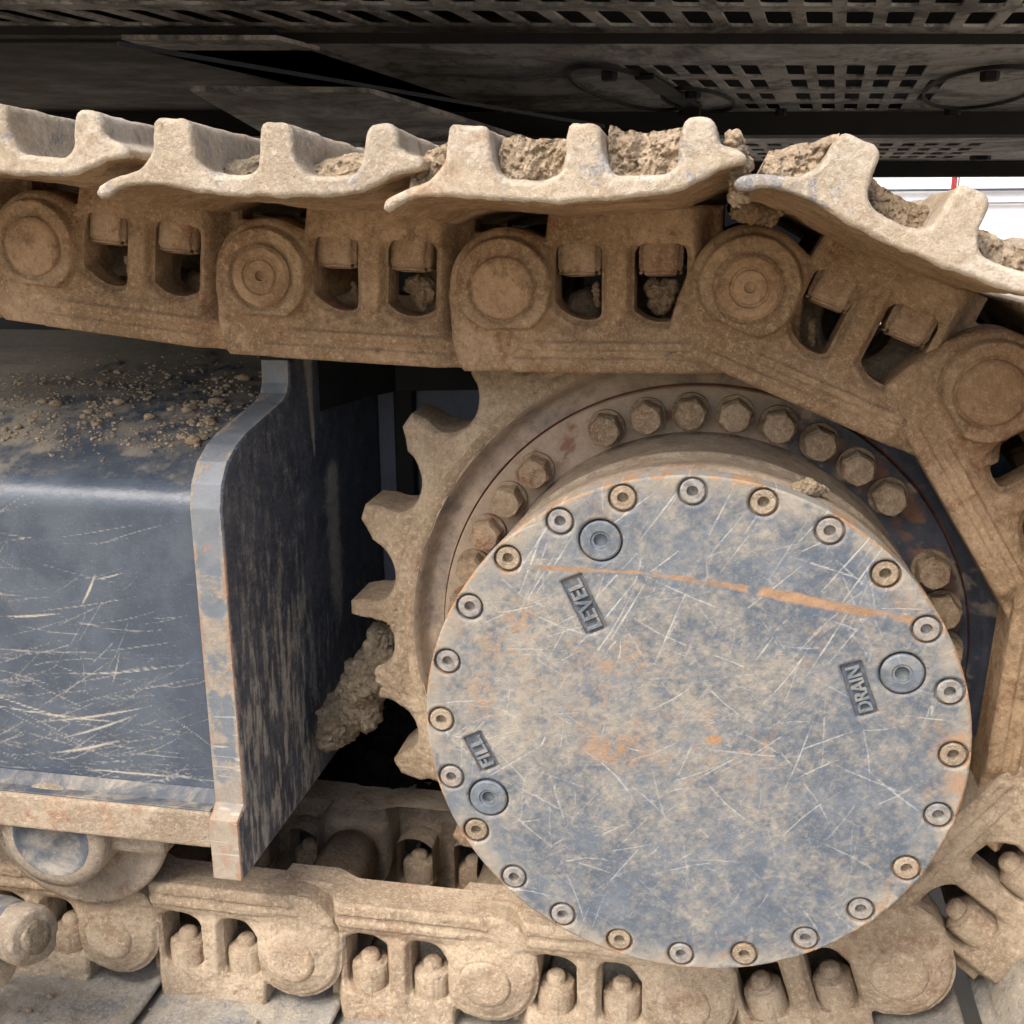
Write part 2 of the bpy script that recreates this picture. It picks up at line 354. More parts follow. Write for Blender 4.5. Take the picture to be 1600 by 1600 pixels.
# nearest plate, z 0.625, in front of the middle plate's near edge
HAT = -0.13
HA = [(-0.69 + 0.0545 * i, HAT - 0.165 * j, 0.0180, 0.062) for i in range(36) for j in range(3)]
belly_plate('perforated_plate', OA, -1.4, 1.35, -0.60, 0.02, 0.611, HA, 0.005, M['belly'], 0.004)
beam('step_bar', OA, -1.6, 1.6, -0.004, 0.0, 0.597, 0.645, M['black'])
HB = []
for j, (t_, a_, b_) in enumerate(((0.362, 0, 10), (0.585, 1, 11), (0.845, 3, 11), (1.095, 3, 10))):
    for i in range(a_, b_):
        HB.append((0.073 + 0.050 * i if i < 5 else 0.351 + 0.0535 * (i - 5), t_, 0.0160, 0.085))
belly_plate('perforated_plate', OA, -0.62, 1.25, 0.0, 1.22, 0.600, HB, 0.005, M['belly'], 0.004)
beam('cross_beam', OA, -1.9, 1.6, 1.22, 1.36, 0.545, 0.62, M['black'])
HC = [(-0.14 + 0.073 * i, 2.08 + 0.30 * j, 0.023, 0.09) for i in range(15) for j in range(4)]
belly_plate('perforated_plate', OA, -0.3, 1.55, 1.36, 3.35, 0.565, HC, 0.010, M['belly'], 0.004)
beam('cross_beam', OA, -2.4, 1.5, 3.35, 3.5, 0.50, 0.58, M['black'])
beam('dark_backing', OA, -1.0, 2.2, 1.36, 3.4, 0.5705, 0.576, M['void'])  # black backing sheets added so that the plate holes look dark
beam('dark_backing', OA, -2.6, 2.6, -1.0, 4.2, 0.74, 0.76, M['void'])
# access-cover outlines, brackets and bolt heads on the middle plate
def ring_lip(s, q, a, b, z, w=0.012):
    n = 48; V = []; F = []
    for k in range(n):
        th = 2 * math.pi * k / n
        for rr in (1.0, 1.0 + w / a):
            p = np.array(OA) + E1 * (s + a * rr * math.cos(th)) + E2 * (q + b * rr * math.sin(th)); V.append(hp(p[0], p[1], z - 0.006)); V.append(hp(p[0], p[1], z + 0.001))
    for k in range(n):
        a0 = k * 4; b0 = ((k + 1) % n) * 4
        F += [(a0, a0 + 2, b0 + 2, b0), (a0, b0, b0 + 1, a0 + 1), (a0 + 2, a0 + 3, b0 + 3, b0 + 2)]
    return mk('cover_lip', V, F, M['black'], house)
ring_lip(0.01, 0.70, 0.085, 0.42, 0.600, 0.006); ring_lip(0.12, 0.90, 0.07, 0.26, 0.600, 0.006); ring_lip(0.72, 0.68, 0.11, 0.40, 0.600, 0.006)
for (s, q, zz, rr) in ((0.025, 0.36, 0.60, 0.014), (0.70, 0.37, 0.60, 0.017), (0.06, 1.14, 0.60, 0.018), (0.71, 1.14, 0.60, 0.02), (0.29, 1.14, 0.60, 0.014), (0.13, 0.70, 0.60, 0.016), (0.50, 2.9, 0.565, 0.04), (1.0, 2.9, 0.565, 0.04)):
    p = np.array(OA) + E1 * s + E2 * q
    lathe('bolt_head', [(0, 0.016), (rr * 0.9, 0.016), (rr, 0.012), (rr, 0.0)], M['black'], house, 6, 'z', hp(p[0], p[1], zz), smooth=False)
p = np.array(OA) + E1 * 0.085 + E2 * 0.52
bm = bmesh.new(); box_bm(bm, -0.018, 0.018, -0.14, 0.5, -0.012, -0.001, 0.004); box_bm(bm, -0.018, 0.018, 0.45, 0.48, -0.06, -0.003, 0.003)
o = from_bm('cable_clamp', bm, M['black'], house); o.location = hp(p[0], p[1], 0.6); o.rotation_euler = (0, 0, R(-6))
# left: plain belly pan, sloping shield and a tie bar
def slab(name, pts, z, th, mat, dz=None):
    n = len(pts); V = []
    for i, (x, y) in enumerate(pts): V.append(hp(x, y, z + (dz[i] if dz else 0)))
    V += [(a, b, c + th) for a, b, c in V]
    F = [tuple(range(n))[::-1], tuple(range(n, 2 * n))] + [(i, (i + 1) % n, n + (i + 1) % n, n + i) for i in range(n)]
    return mk(name, V, F, mat, house, False)
slab('belly_pan', [(-1.9, 0.35), (-0.62, 0.70), (-0.55, 2.1), (-2.4, 1.7)], 0.60, 0.01, M['black'])
slab('center_pan', [(-1.9, 0.10), (-0.30, 0.45), (-0.30, 2.1), (-2.4, 1.7)], 0.632, 0.01, M['black'])
slab('slanted_shield', [(-0.80, 0.82), (-0.545, 0.905), (-0.40, 1.75), (-0.93, 1.50)], 0.545, 0.008, M['belly'], [0.0, 0.0, -0.04, -0.04])
slab('drain_lid', [(-0.80, 0.63), (-0.60, 0.68), (-0.58, 0.79), (-0.80, 0.735)], 0.592, 0.006, M['belly'])
slab('far_pan', [(-1.0, 1.45), (-0.3, 1.62), (-0.2, 2.5), (-1.2, 2.3)], 0.50, 0.01, M['belly'])
bm = bmesh.new(); box_bm(bm, -0.5, 0.5, -0.0025, 0.0025, -0.003, 0.003, 0.001); o = from_bm('tie_bar', bm, M['dark'], house)
o.location = hp(-0.50, 0.98, 0.55); o.rotation_euler = (0, R(3), R(58))
# beige box hanging beyond the plates at the right
t = empty('beige_box', (1.30, 3.1, 0.5)); tag(t, 'beige sheet metal box hanging past the farthest belly plate', 'box')
box('box_shell', -0.20, 0.35, -0.15, 0.3, -0.085, 0.10, M['beige'], t, 0.01); box('box_flap', -0.23, -0.205, -0.17, 0.3, -0.06, 0.1, M['dark'], t, 0.003)

# ------------------------------------------------------------------ track frame
frame = empty('crawler_beam', (-0.42, 0.1, -0.16)); tag(frame, 'scratched dark blue track frame beam with upright end plate left of the sprocket', 'track beam', None, 'thing')
FO = Vector((-0.42, 0.1, -0.16))
def offs(o): o.location = -FO; return o
def segdist(u, v, x0, y0, x1, y1):
    ex, ey = x1 - x0, y1 - y0; t = np.clip(((u - x0) * ex + (v - y0) * ey) / (ex * ex + ey * ey + 1e-12), 0, 1)
    return np.hypot(u - x0 - ex * t, v - y0 - ey * t), t
def scratch(acc, u, v, x, y, ang, ln, wd, st, bend=0.0, nseg=5):
    px, py = x, y; a = ang
    for k in range(nseg):
        qx, qy = px + ln / nseg * math.cos(a), py + ln / nseg * math.sin(a)
        m = (u > min(px, qx) - wd * 3) & (u < max(px, qx) + wd * 3) & (v > min(py, qy) - wd * 3) & (v < max(py, qy) + wd * 3)
        if m.any():
            wd = max(wd, 0.00075); d, _ = segdist(u[m], v[m], px, py, qx, qy); f = math.sin(math.pi * (k + 0.7) / (nseg + 0.4)) ** 0.5
            acc[m] = np.maximum(acc[m], st * np.exp(-(d / (wd * (0.75 + 0.45 * f))) ** 2) * f)
        px, py = qx, qy; a += bend / nseg
# cross section of the box beam in (y, z) with arc length, then swept along x
sec = [(-0.028, -0.134)] + [(-0.028, -0.134 + 0.0014 * i) for i in range(1, 187)]
for k in range(1, 15):
    a = R(76) * k / 14; sec.append((-0.028 + 0.026 * (1 - math.cos(a)), 0.1264 + 0.026 * math.sin(a)))
y, z = sec[-1]
while y < 0.42:
    y += 0.0026; z += 0.0026 * (0.27 if y < 0.13 else 0.13); sec.append((y, z))
sec = np.array(sec); xs = np.concatenate([np.arange(-0.66, -0.4045, 0.0013)]); xs = np.concatenate([[-1.6, -1.2, -0.9, -0.75], xs])
Yg, Xg = np.meshgrid(np.arange(len(sec)), xs, indexing='ij'); yy = sec[:, 0][Yg].ravel(); zz = sec[:, 1][Yg].ravel(); xx = Xg.ravel()
sl = np.concatenate([[0], np.cumsum(np.hypot(*np.diff(sec, axis=0).T))])[Yg].ravel()      # 0 at flange, 0.26 at the bend
Rr = np.zeros(len(xx)); Gg = np.zeros(len(xx))
for k in range(420):
    v0 = abs(random.gauss(0.0, 0.08)) + 0.004 if random.random() < 0.7 else random.uniform(0, 0.25)
    scratch(Rr, xx, sl, random.uniform(-0.68, -0.46), v0, random.choice([random.gauss(0.05, 0.18), random.gauss(-0.1, 0.3), random.gauss(0.1, 0.5)]), random.uniform(0.02, 0.13), random.uniform(0.0004, 0.0008), random.uniform(0.15, 0.6), random.gauss(0.25, 0.3))
for (a, b, c, d, e, f) in ((-0.52, 0.175, 1.0, 0.035, 0.002, 0.9), (-0.505, 0.2, 0.2, 0.03, 0.0014, 0.8), (-0.60, 0.16, 0.05, 0.06, 0.0017, 0.9), (-0.58, 0.06, 0.15, 0.12, 0.0015, 0.9), (-0.56, 0.045, 0.3, 0.09, 0.002, 0.8), (-0.63, 0.075, -0.12, 0.14, 0.0012, 0.9), (-0.55, 0.11, 0.05, 0.1, 0.0010, .8), (-0.55, .02, -.06, .13, .0014, .9), (-.57, .03, .2, .08, .002, .9), (-.64, .09, -.3, .12, .0012, .8), (-.5, .1, 1.2, .04, .001, .7)):
    e *= 0.62; scratch(Rr, xx, sl, a, b, c, d, e, f, 0.15, 9)
    if f > 0.85: scratch(Gg, xx, sl, a + 0.3 * d * math.cos(c), b + 0.3 * d * math.sin(c), c, d * 0.4, e * 1.2, 0.55, 0.1)
top = sstep(sl, 0.275, 0.31)
Bb = 0.10 + 0.2 * (fbm(xx, sl, 28, 5, 3) - 0.5) + top * (0.14 + 0.6 * sstep(fbm(xx, sl, 38, 7, 9, .7) + 0.7 * (sl - 0.33), 0.40, 0.75))
Bb += 0.4 * sstep(-xx, 0.545, 0.64) * sstep(fbm(xx, sl * 0.6, 60, 5, 11), 0.3, 0.7) * sstep(sl, 0.1, 0.2)
Rr *= 1 - 0.7 * top
n0, n1 = len(sec), len(xs); ii = np.arange(n0 * n1).reshape(n0, n1)
F = np.stack([ii[:-1, :-1], ii[:-1, 1:], ii[1:, 1:], ii[1:, :-1]], -1).reshape(-1, 4)
yn = yy + 0.0006 * (fbm(xx, sl, 14, 3, 21) - 0.5) * 4
offs(mk('side_plate', np.stack([xx, yn, zz], 1), F, M['frame'], frame, True, np.stack([Rr, Gg, Bb], 1)))
# bottom flange
def flange_col(V):
    return None
bm = bmesh.new(); box_bm(bm, -1.6, -0.4045, -0.0515, 0.30, -0.169, -0.1345, 0.0035, 3)
offs(from_bm('bottom_flange', bm, M['ledge'], frame))
bm = bmesh.new(); box_bm(bm, -1.6, -0.4055, -0.0485, -0.0275, -0.1345, -0.1328, 0.0006, 1)
offs(from_bm('flange_top_skin', bm, M['blue_cap'], frame))
bm = bmesh.new()
for v in [(-1.6, -0.0285, -0.1328), (-0.405, -0.0285, -0.1328), (-0.405, -0.0285, -0.1235), (-1.6, -0.0285, -0.1235), (-1.6, -0.0375, -0.1328), (-0.405, -0.0375, -0.1328)]: bm.verts.new(v)
bm.verts.ensure_lookup_table(); q = bm.verts; bm.faces.new([q[4], q[5], q[2], q[3]])
offs(from_bm('weld_bead', bm, M['blue_cap'], frame))
# end plate: face looks toward +X
EP = [(-0.0525, -0.197), (-0.0525, -0.139), (-0.0375, -0.131), (-0.0385, 0.136), (-0.033, 0.155), (-0.020, 0.171), (0.0, 0.181), (0.020, 0.187), (0.100, 0.2005), (0.113, 0.206), (0.1185, 0.215), (0.120, 0.236), (0.39, 0.236), (0.39, -0.197)]
EPs = np.array(EP)
def ep_sdf(u, v): return sd_poly(EP, u, v)
def ep_col(u, v, d, t):
    Rc = np.zeros(u.shape); Gc = np.zeros(u.shape)
    st = fbm(u, v, 1, 1, 0) * 0
    streak = vnoise(u * 420, v * 22, 31) * 0.4 + vnoise(u * 800, v * 60, 33) * 0.35 + vnoise(u * 260 + 40 * v, v * 120, 35) * 0.25
    low = sstep(-v, -0.13, 0.08) * 0.7 + 0.25
    face = t <= 0
    Rc = np.where(face, sstep(streak, 0.66 - 0.26 * low, 0.88) * 0.75 * low + 0.25 * sstep(vnoise(u * 300, v * 60, 5), 0.7, .9) * low, Rc)
    Bc = np.where(face, 0.22 + 0.60 * low * sstep(fbm(u * 3, v * 0.5, 60, 5, 41), 0.42, 0.7) * sstep(0.2 - u, 0, .1), 0.0)
    patch = np.exp(-((u - 0.215) / 0.022) ** 2) * sstep(0.13 - v, 0, 0.02) * sstep(v, -0.10, 0.0)   # dried grey run on the plate
    Bc = np.where(face, np.maximum(Bc, patch * 0.95), Bc)
    mud = np.exp(-((u - 0.165 - 0.06 * (0.23 - v)) / (0.002 + 0.10 * np.maximum(0, v - 0.13))) ** 2) * sstep(v, 0.12, 0.15)
    Bc = np.where(face, np.maximum(Bc, mud), Bc)
    Gc = np.where(face, 0.9 * sstep(0.0022 - d, 0, 0.002) * sstep(0.12 - v, 0, .03), Gc)
    # edge strip, t runs across the thickness
    edge = np.maximum(sstep(t, 0.80, 0.97), sstep(0.2 - t, 0, 0.18))
    nz = fbm(v * 1.0, t * 0.03 + u, 60, 5, 8)
    tan = sstep(nz + 0.25 * edge + 0.25 * sstep(-v, -0.12, 0.1), 0.52, 0.74)
    lowb = sstep(-v, 0.130, 0.142)
    Bc = np.where(face, Bc, np.clip(0.15 + 0.55 * tan + lowb * 0.8, 0, 1))
    Gc = np.where(face, Gc, np.clip(0.6 * edge * sstep(nz, 0.4, 0.6) * sstep(0.12 - v, 0, .03) + 0.5 * lowb * sstep(fbm(v, t * .03, 70, 4, 3), .45, .6) + 0.9 * np.exp(-((v - 0.10) / 0.007) ** 2 - ((t - 0.45) / 0.25) ** 2) * sstep(nz, 0.38, 0.58), 0, 1))
    hs = sstep(vnoise(v * 420, t * 1.5, 77), 0.68, 0.9) * sstep(0.06 - v, 0, 0.1)
    Rc = np.where(face, Rc, 0.65 * hs)
    return np.stack([Rc, Gc, Bc], 1)
EPM = lambda u, v, h: np.stack([-0.378 - h, u, v], 1)
offs(sheet('end_plate', ep_sdf, (-0.0526, 0.3901, -0.1971, 0.2361), 0.00125, lambda u, v, d: round_edge(d, 0.0025) * 0.9, lambda u, v: 0 * u + 0.0275, EPM, M['plate'], frame, ep_col, 14, False, M['strip']))
# top cross box and inner wall behind the sprocket
PL = [(-0.3775, 0.19), (-0.362, 0.27), (-0.34, 0.325), (-0.25, 0.35), (0.5, 0.36), (0.5, 0.55), (-0.3775, 0.55)]
n = len(PL); V = [(x, y, 0.176) for x, y in PL] + [(x, y, 0.234) for x, y in PL]
offs(mk('cross_box', V, [tuple(range(n))[::-1], tuple(range(n, 2 * n))] + [(i, (i + 1) % n, n + (i + 1) % n, n + i) for i in range(n)], M['black'], frame, False))
offs(box('inner_wall', -0.3772, 0.6, 0.372, 0.40, -0.22, 0.1755, M['wall'], frame, 0.002))
offs(box('wall_rib', -0.352, -0.330, 0.352, 0.3715, -0.195, 0.1755, M['black'], frame, 0.002))

# ------------------------------------------------------------------ sprocket and final drive
drive = empty('sprocket_drive', (0, 0, 0)); tag(drive, 'toothed drive sprocket with round blue grey final drive cover and rusty bolts', 'drive sprocket')
PH0 = R(84.4)
def teeth_sdf(u, v):
    r = np.hypot(u, v); th = np.arctan2(v, u); st = R(17.375)
    k = np.round((th - PH0) / st); 
    d = 0.3215 - r
    for q in (-1, 0, 1):
        a = PH0 + (k + q) * st; cx, cy = 0.3135 * np.cos(a), 0.3135 * np.sin(a)
        # pocket: a round seat opened outward
        dx, dy = u - cx, v - cy; rad = dx * np.cos(a) + dy * np.sin(a); tan = -dx * np.sin(a) + dy * np.cos(a)
        rad = rad + 0.0095; sl_ = np.where(tan > 0, 0.42, 1.22); seat = np.where(rad > 0, (np.abs(tan) - 0.0290 - rad * sl_) / np.sqrt(1 + sl_ * sl_), np.hypot(rad, tan) - 0.0290)
        d = np.where(d < seat, d, seat) if q == -1 else np.minimum(d, seat)
    # a small step worn into every seat
    return np.minimum(d, r - 0.252)
def teeth_h(u, v, d):
    r = np.hypot(u, v); n = fbm(u, v, 90, 5, 2)
    do = np.where(r < 0.262, 1.0, d)
    return 0.076 + 0.017 * sstep(r, 0.272, 0.316) + round_edge(np.minimum(do, 1), 0.007) - 0.0030 * (n - 0.5) - 0.0022 * (fbm(u, v, 190, 4, 12, .7) - 0.5) - 0.0012 * sstep(fbm(u, v, 40, 5, 19), 0.5, 0.53) + 0.001 * sstep(np.abs(r - 0.271), 0.002, 0.0) 
sheet('toothed_ring', teeth_sdf, (-0.322, 0.322, -0.322, 0.322), 0.0016, teeth_h, lambda u, v: 0 * u + 0.150, XZ, M['teeth'], drive)
# dished web between the teeth and the bolted flange
lathe('ring_lip', [(0.2635, 0.0765), (0.260, 0.0735), (0.2565, 0.0732), (0.2535, 0.0745)], M['teeth'], drive, 200)
def fl_col(x, z_, r):
    a = np.degrees(np.arctan2(z_, x)); n = fbm(x, z_, 26, 5, 3); n2 = fbm(x, z_, 70, 5, 4)
    dusty = np.clip(sstep(a, 55, 85) + (a < -90), 0, 1)
    B_ = np.clip(dusty * (0.95 + 0.9 * (n - 0.5)) + 0.12 + 0.5 * sstep(n2, 0.55, 0.7), 0, 1)
    near = np.exp(-((r - 0.208) / 0.016) ** 2)
    B_ = np.where(r > 0.228, B_ * (0.75 + 0.6 * (n2 - 0.5)), B_)
    G_ = 0.9 * near * sstep(n2 + 0.25 * (a > 5) * (a < 62), 0.55, 0.75) + 0.35 * dusty * sstep(n, 0.5, 0.7) * (r < 0.226)
    return np.stack([0.3 * sstep(n2, 0.62, 0.7), G_, B_], 1)
lathe('dished_web', [(0.2535, 0.0745), (0.2515, 0.0760), (0.2490, 0.080), (0.2460, 0.0865), (0.2430, 0.0900), (0.2405, 0.0908), (0.2385, 0.0905), (0.2355, 0.0898), (0.2325, 0.0892), (0.230, 0.0888), (0.2284, 0.0886)], M['flange'], drive, 420, color=fl_col)
lathe('seam', [(0.2286, 0.0883), (0.2286, 0.0915), (0.2266, 0.0915), (0.2266, 0.0875)], M['groove'], drive, 200)
lathe('bolt_flange', [(0.2267, 0.091), (0.2267, 0.0835), (0.2255, 0.0825), (0.2255, 0.0825)] + [(0.2255 - 0.002 * k, 0.0825) for k in range(1, 22)] + [(0.150, 0.0825)], M['flange'], drive, 420, color=fl_col)
def hexbolt(r):
    V = []; F = []
    prof = [(r * 0.35, 0.0585), (r * 0.80, 0.0592), (r * 0.95, 0.0618), (r, 0.0645), (r, 0.078)]
    for i, (rr, yy_) in enumerate(prof):
        for k in range(24):
            a = 2 * math.pi * k / 24
            hexr = rr if i < 2 else rr * (math.cos(math.pi / 6) / math.cos((a + math.pi / 6) % (math.pi / 3) - math.pi / 6)) * (1.0 if i > 2 else 1.0)
            if i < 2: hexr = min(rr, r * 0.86)
            V.append((hexr * math.cos(a), yy_, hexr * math.sin(a)))
    for i in range(len(prof) - 1):
        for k in range(24):
            F.append((i * 24 + k, i * 24 + (k + 1) % 24, (i + 1) * 24 + (k + 1) % 24, (i + 1) * 24 + k))
    F.append(tuple(range(24))[::-1])
    wv = len(V)
    for rr, yy_ in ((r * 1.1, 0.078), (r * 1.1, 0.083)):
        for k in range(24): a = 2 * math.pi * k / 24; V.append((rr * math.cos(a), yy_, rr * math.sin(a)))
    for k in range(24):
        F.append((wv + k, wv + (k + 1) % 24, wv + 24 + (k + 1) % 24, wv + 24 + k)); F.append((wv - 24 + k, wv - 24 + (k + 1) % 24, wv + (k + 1) % 24, wv + k))
    return V, F
hv, hf = hexbolt(0.0144); proto = mk('flange_bolt', hv, hf, M['bolt'], drive, False)
first = True
for a in range(36):
    ang = 3.0 + 10.0 * a
    if any(abs(ang - q) < 4 for q in (33, 119, 123)): continue
    if ang > 190 and ang < 340: pass
    o = proto if first else proto.copy()
    if not first: COL.objects.link(o); o.parent = drive
    first = False
    aa = R(ang - 0.0); o.location = (0.2062 * math.cos(aa), random.uniform(-0.001, 0.001), 0.2062 * math.sin(aa)); o.rotation_euler = (0, random.uniform(0, 1.04), 0)
# hub drum
dp = [(0.1885, -0.0865), (0.1905, -0.083), (0.1905, -0.071), (0.1885, -0.069), (0.1885, -0.062), (0.191, -0.060), (0.191, -0.047), (0.1885, -0.044), (0.1878, -0.012), (0.190, -0.009), (0.190, 0.000), (0.1868, 0.004), (0.1862, 0.035), (0.1868, 0.060), (0.1885, 0.0832)]
lathe('hub_drum', dp, M['drum'], drive, 220)
# cover plate with counterbores and recessed text boxes
A0 = 1.5837; CBR = 0.1826
cb = [(CBR * math.cos(A0 - k * math.pi / 12), CBR * math.sin(A0 - k * math.pi / 12)) for k in range(24)]
plugs = [(-0.0645, 0.1446), (0.1439, 0.0604), (-0.1469, -0.0642)]
words = [('LEVEL', -0.0754, 0.0965, 116.0, 0.0425, 0.0150), ('DRAIN', 0.1165, 0.0465, 110.7, 0.0385, 0.0135), ('FILL', -0.1521, -0.0262, 117.0, 0.0290, 0.0140)]
def cover_sdf(u, v):
    d = 0.1940 - np.hypot(u, v)
    for x, z_ in cb: d = np.minimum(d, np.hypot(u - x, v - z_) - 0.0104)
    for x, z_ in plugs: d = np.minimum(d, np.hypot(u - x, v - z_) - 0.0158)
    for tx, x, z_, a, L_, H_ in words:
        c, s_ = math.cos(R(a)), math.sin(R(a)); pu = (u - x) * c + (v - z_) * s_; pv = -(u - x) * s_ + (v - z_) * c
        d = np.minimum(d, -sd_rbox(pu, pv, 0, 0, L_ / 2 + 0.001, H_ / 2 + 0.001, 0.0015))
    return d
def cover_h(u, v, d):
    return -0.1015 + round_edge(d, 0.0016) + 0.0005 * (fbm(u, v, 25, 4, 5) - 0.5) + 0.0003 * (fbm(u, v, 200, 2, 6) - 0.5)
def cover_col(u, v, d, t):
    r = np.hypot(u, v); Rc = np.zeros(u.shape); Gc = np.zeros(u.shape)
    rs = random.Random(11)
    for k in range(800):
        a = rs.choice([rs.gauss(1.1, 0.35), rs.gauss(-0.9, 0.4), rs.gauss(0.1, 0.5), rs.uniform(0, 3.14)])
        x = rs.uniform(-0.19, 0.17); z_ = rs.uniform(-0.19, 0.17)
        scratch(Rc, u, v, x, z_, a, rs.uniform(0.008, 0.075), rs.uniform(0.0003, 0.0006), rs.uniform(0.25, 0.75) * rs.random() ** 0.4, rs.gauss(0, 0.4), 4)
    for k in range(45):
        x = rs.uniform(-0.13, 0.12); z_ = rs.uniform(0.05, 0.17)
        scratch(Rc, u, v, x, z_, rs.gauss(1.0, 0.15), rs.uniform(0.02, 0.09), rs.uniform(0.0004, 0.0009), rs.uniform(0.3, 0.75), 0.0, 3)
    n1 = fbm(u, v, 20, 7, 51, 0.72); n2 = fbm(u, v, 70, 6, 53, 0.75); n3 = fbm(u, v, 9, 4, 55)
    nr = fbm(u, v, 60, 6, 57, .7); n9 = fbm(u, v, 260, 3, 91, 0.8)
    # dust: heavy left and centre, thin toward the lower right, upper right and lower left
    field = 0.56 + 0.30 * np.exp(-(((u + 0.04) / 0.13) ** 2 + ((v - 0.02) / 0.075) ** 2)) + 0.25 * np.exp(-(((u + 0.15) / 0.05) ** 2 + ((v - 0.04) / 0.09) ** 2)) - 0.30 * np.exp(-(((u + 0.06) / 0.10) ** 2 + ((v + 0.14) / 0.05) ** 2)) - 0.25 * np.exp(-(((u - 0.03) / 0.11) ** 2 + ((v - 0.13) / 0.035) ** 2)) - 0.20 * np.exp(-(((u - 0.13) / 0.05) ** 2 + ((v + 0.02) / 0.07) ** 2))
    Bc = np.clip(0.74 * field + 1.1 * (n1 - 0.5) + 1.1 * (n2 - 0.5) + 1.1 * (n9 - 0.5), 0, 1)
    rim = sstep(r, 0.168, 0.190)
    Bc = np.maximum(Bc, rim * sstep(n1, 0.30, 0.52) * 1.0)
    rim2 = sstep(r, 0.150, 0.190)
    Gc = sstep(n3 + 0.7 * (nr - 0.5), 0.50, 0.75) * 0.42 * sstep(nr, .38, .68) + 0.35 * rim2 * sstep(n1, 0.42, 0.62)
    for (gx, gz, ga, gb, gs) in ((-0.125, 0.070, 0.035, 0.040, 0.75), (-0.055, 0.055, 0.05, 0.025, 0.62), (-0.05, -0.012, 0.035, 0.022, 0.8), (-0.15, 0.02, 0.02, 0.03, 0.6), (0.135, 0.03, 0.02, 0.03, 0.45), (0.12, -0.02, 0.03, 0.012, 0.4), (-0.085, 0.03, 0.06, 0.045, 0.55), (0.05, -0.02, 0.05, 0.02, 0.3)):
        Gc = np.maximum(Gc, gs * np.exp(-(((u - gx) / ga) ** 2 + ((v - gz) / gb) ** 2)) * sstep(0.6 * nr + 0.4 * n9, 0.28, 0.66))
    pts = [(-0.118, 0.1228, 0.0022), (-0.0364, 0.1227, 0.0016), (0.0122, 0.1186, 0.0028), (0.07, 0.1105, 0.0042), (0.1447, 0.0992, 0.0034), (0.1560, 0.0985, 0.002)]
    for i in range(len(pts) - 1):
        d_, tt = segdist(u, v, pts[i][0], pts[i][1], pts[i + 1][0], pts[i + 1][1]); wd = pts[i][2] * (1 - tt) + pts[i + 1][2] * tt
        Gc = np.maximum(Gc, np.exp(-(d_ / (wd * (0.6 + 0.9 * nr))) ** 4) * (0.72 + 0.6 * (nr - 0.5)) * (0.35 + 0.65 * sstep(fbm(u, v, 45, 3, 97), 0.36, 0.50))); Rc = np.where(d_ < wd, Rc * 0.3, Rc)
    d_ = np.hypot((u - 0.0199) / 1.5, v + 0.0003); Gc = np.maximum(Gc, 1.1 * sstep(0.0042 - d_, 0, 0.001)); Rc = np.where(d_ < .005, 0, Rc)
    Gc = np.maximum(Gc, 0.95 * sstep(r, 0.1905, 0.1935) * sstep(n2, 0.36, 0.55))
    for x, z_ in cb:
        q = np.hypot(u - x, v - z_); Bc = np.maximum(Bc, 0.8 * sstep(0.0165 - q, 0, 0.006) * sstep(n2, .4, .55))
    Gc = np.where(t > 0, 0.8 * sstep(nr, .4, .6), Gc); Bc = np.where(t > 0, 0.7, Bc)
    return np.stack([Rc, Gc, Bc], 1)
random.seed(21)
cover = sheet('cover_plate', cover_sdf, (-0.1945, 0.1945, -0.1945, 0.1945), 0.00095, cover_h, lambda u, v: np.where(np.hypot(u, v) > 0.1925, -0.0845, -0.0935), XZ, M['cover'], drive, cover_col)
sb = sharp([(0.0105, -0.0965), (0.0086, -0.0965), (0.0086, -0.1003), (0.0078, -0.1012), (0.0042, -0.1012), (0.0038, -0.1), (0.0038, -0.0955), (0.0001, -0.0955)])
sb_o = lathe('cover_bolt', sb, M['socket'], cover, 24)
for k, (x, z_) in enumerate(cb):
    o = sb_o if k == 0 else sb_o.copy()
    if k: COL.objects.link(o); o.parent = cover
    o.location = (x, random.uniform(-0.0006, 0.0016), z_); o.rotation_euler = (0, random.uniform(0, 6), 0)
    if k % 5 in (1, 3):
        if k == 1: sb_d = o.data.copy(); sb_d.materials[0] = M['ledge']
        o.data = sb_d
pl = sharp([(0.0160, -0.0955), (0.0142, -0.0955), (0.0142, -0.1010), (0.0130, -0.1018), (0.0072, -0.1018), (0.0066, -0.1006), (0.0050, -0.1006), (0.0048, -0.096), (0.0001, -0.096)])
pl_o = lathe('oil_plug', pl, M['letter'], cover, 40)
for k, (x, z_) in enumerate(plugs):
    o = pl_o if k == 0 else pl_o.copy()
    if k: COL.objects.link(o); o.parent = cover
    o.location = (x, 0, z_)
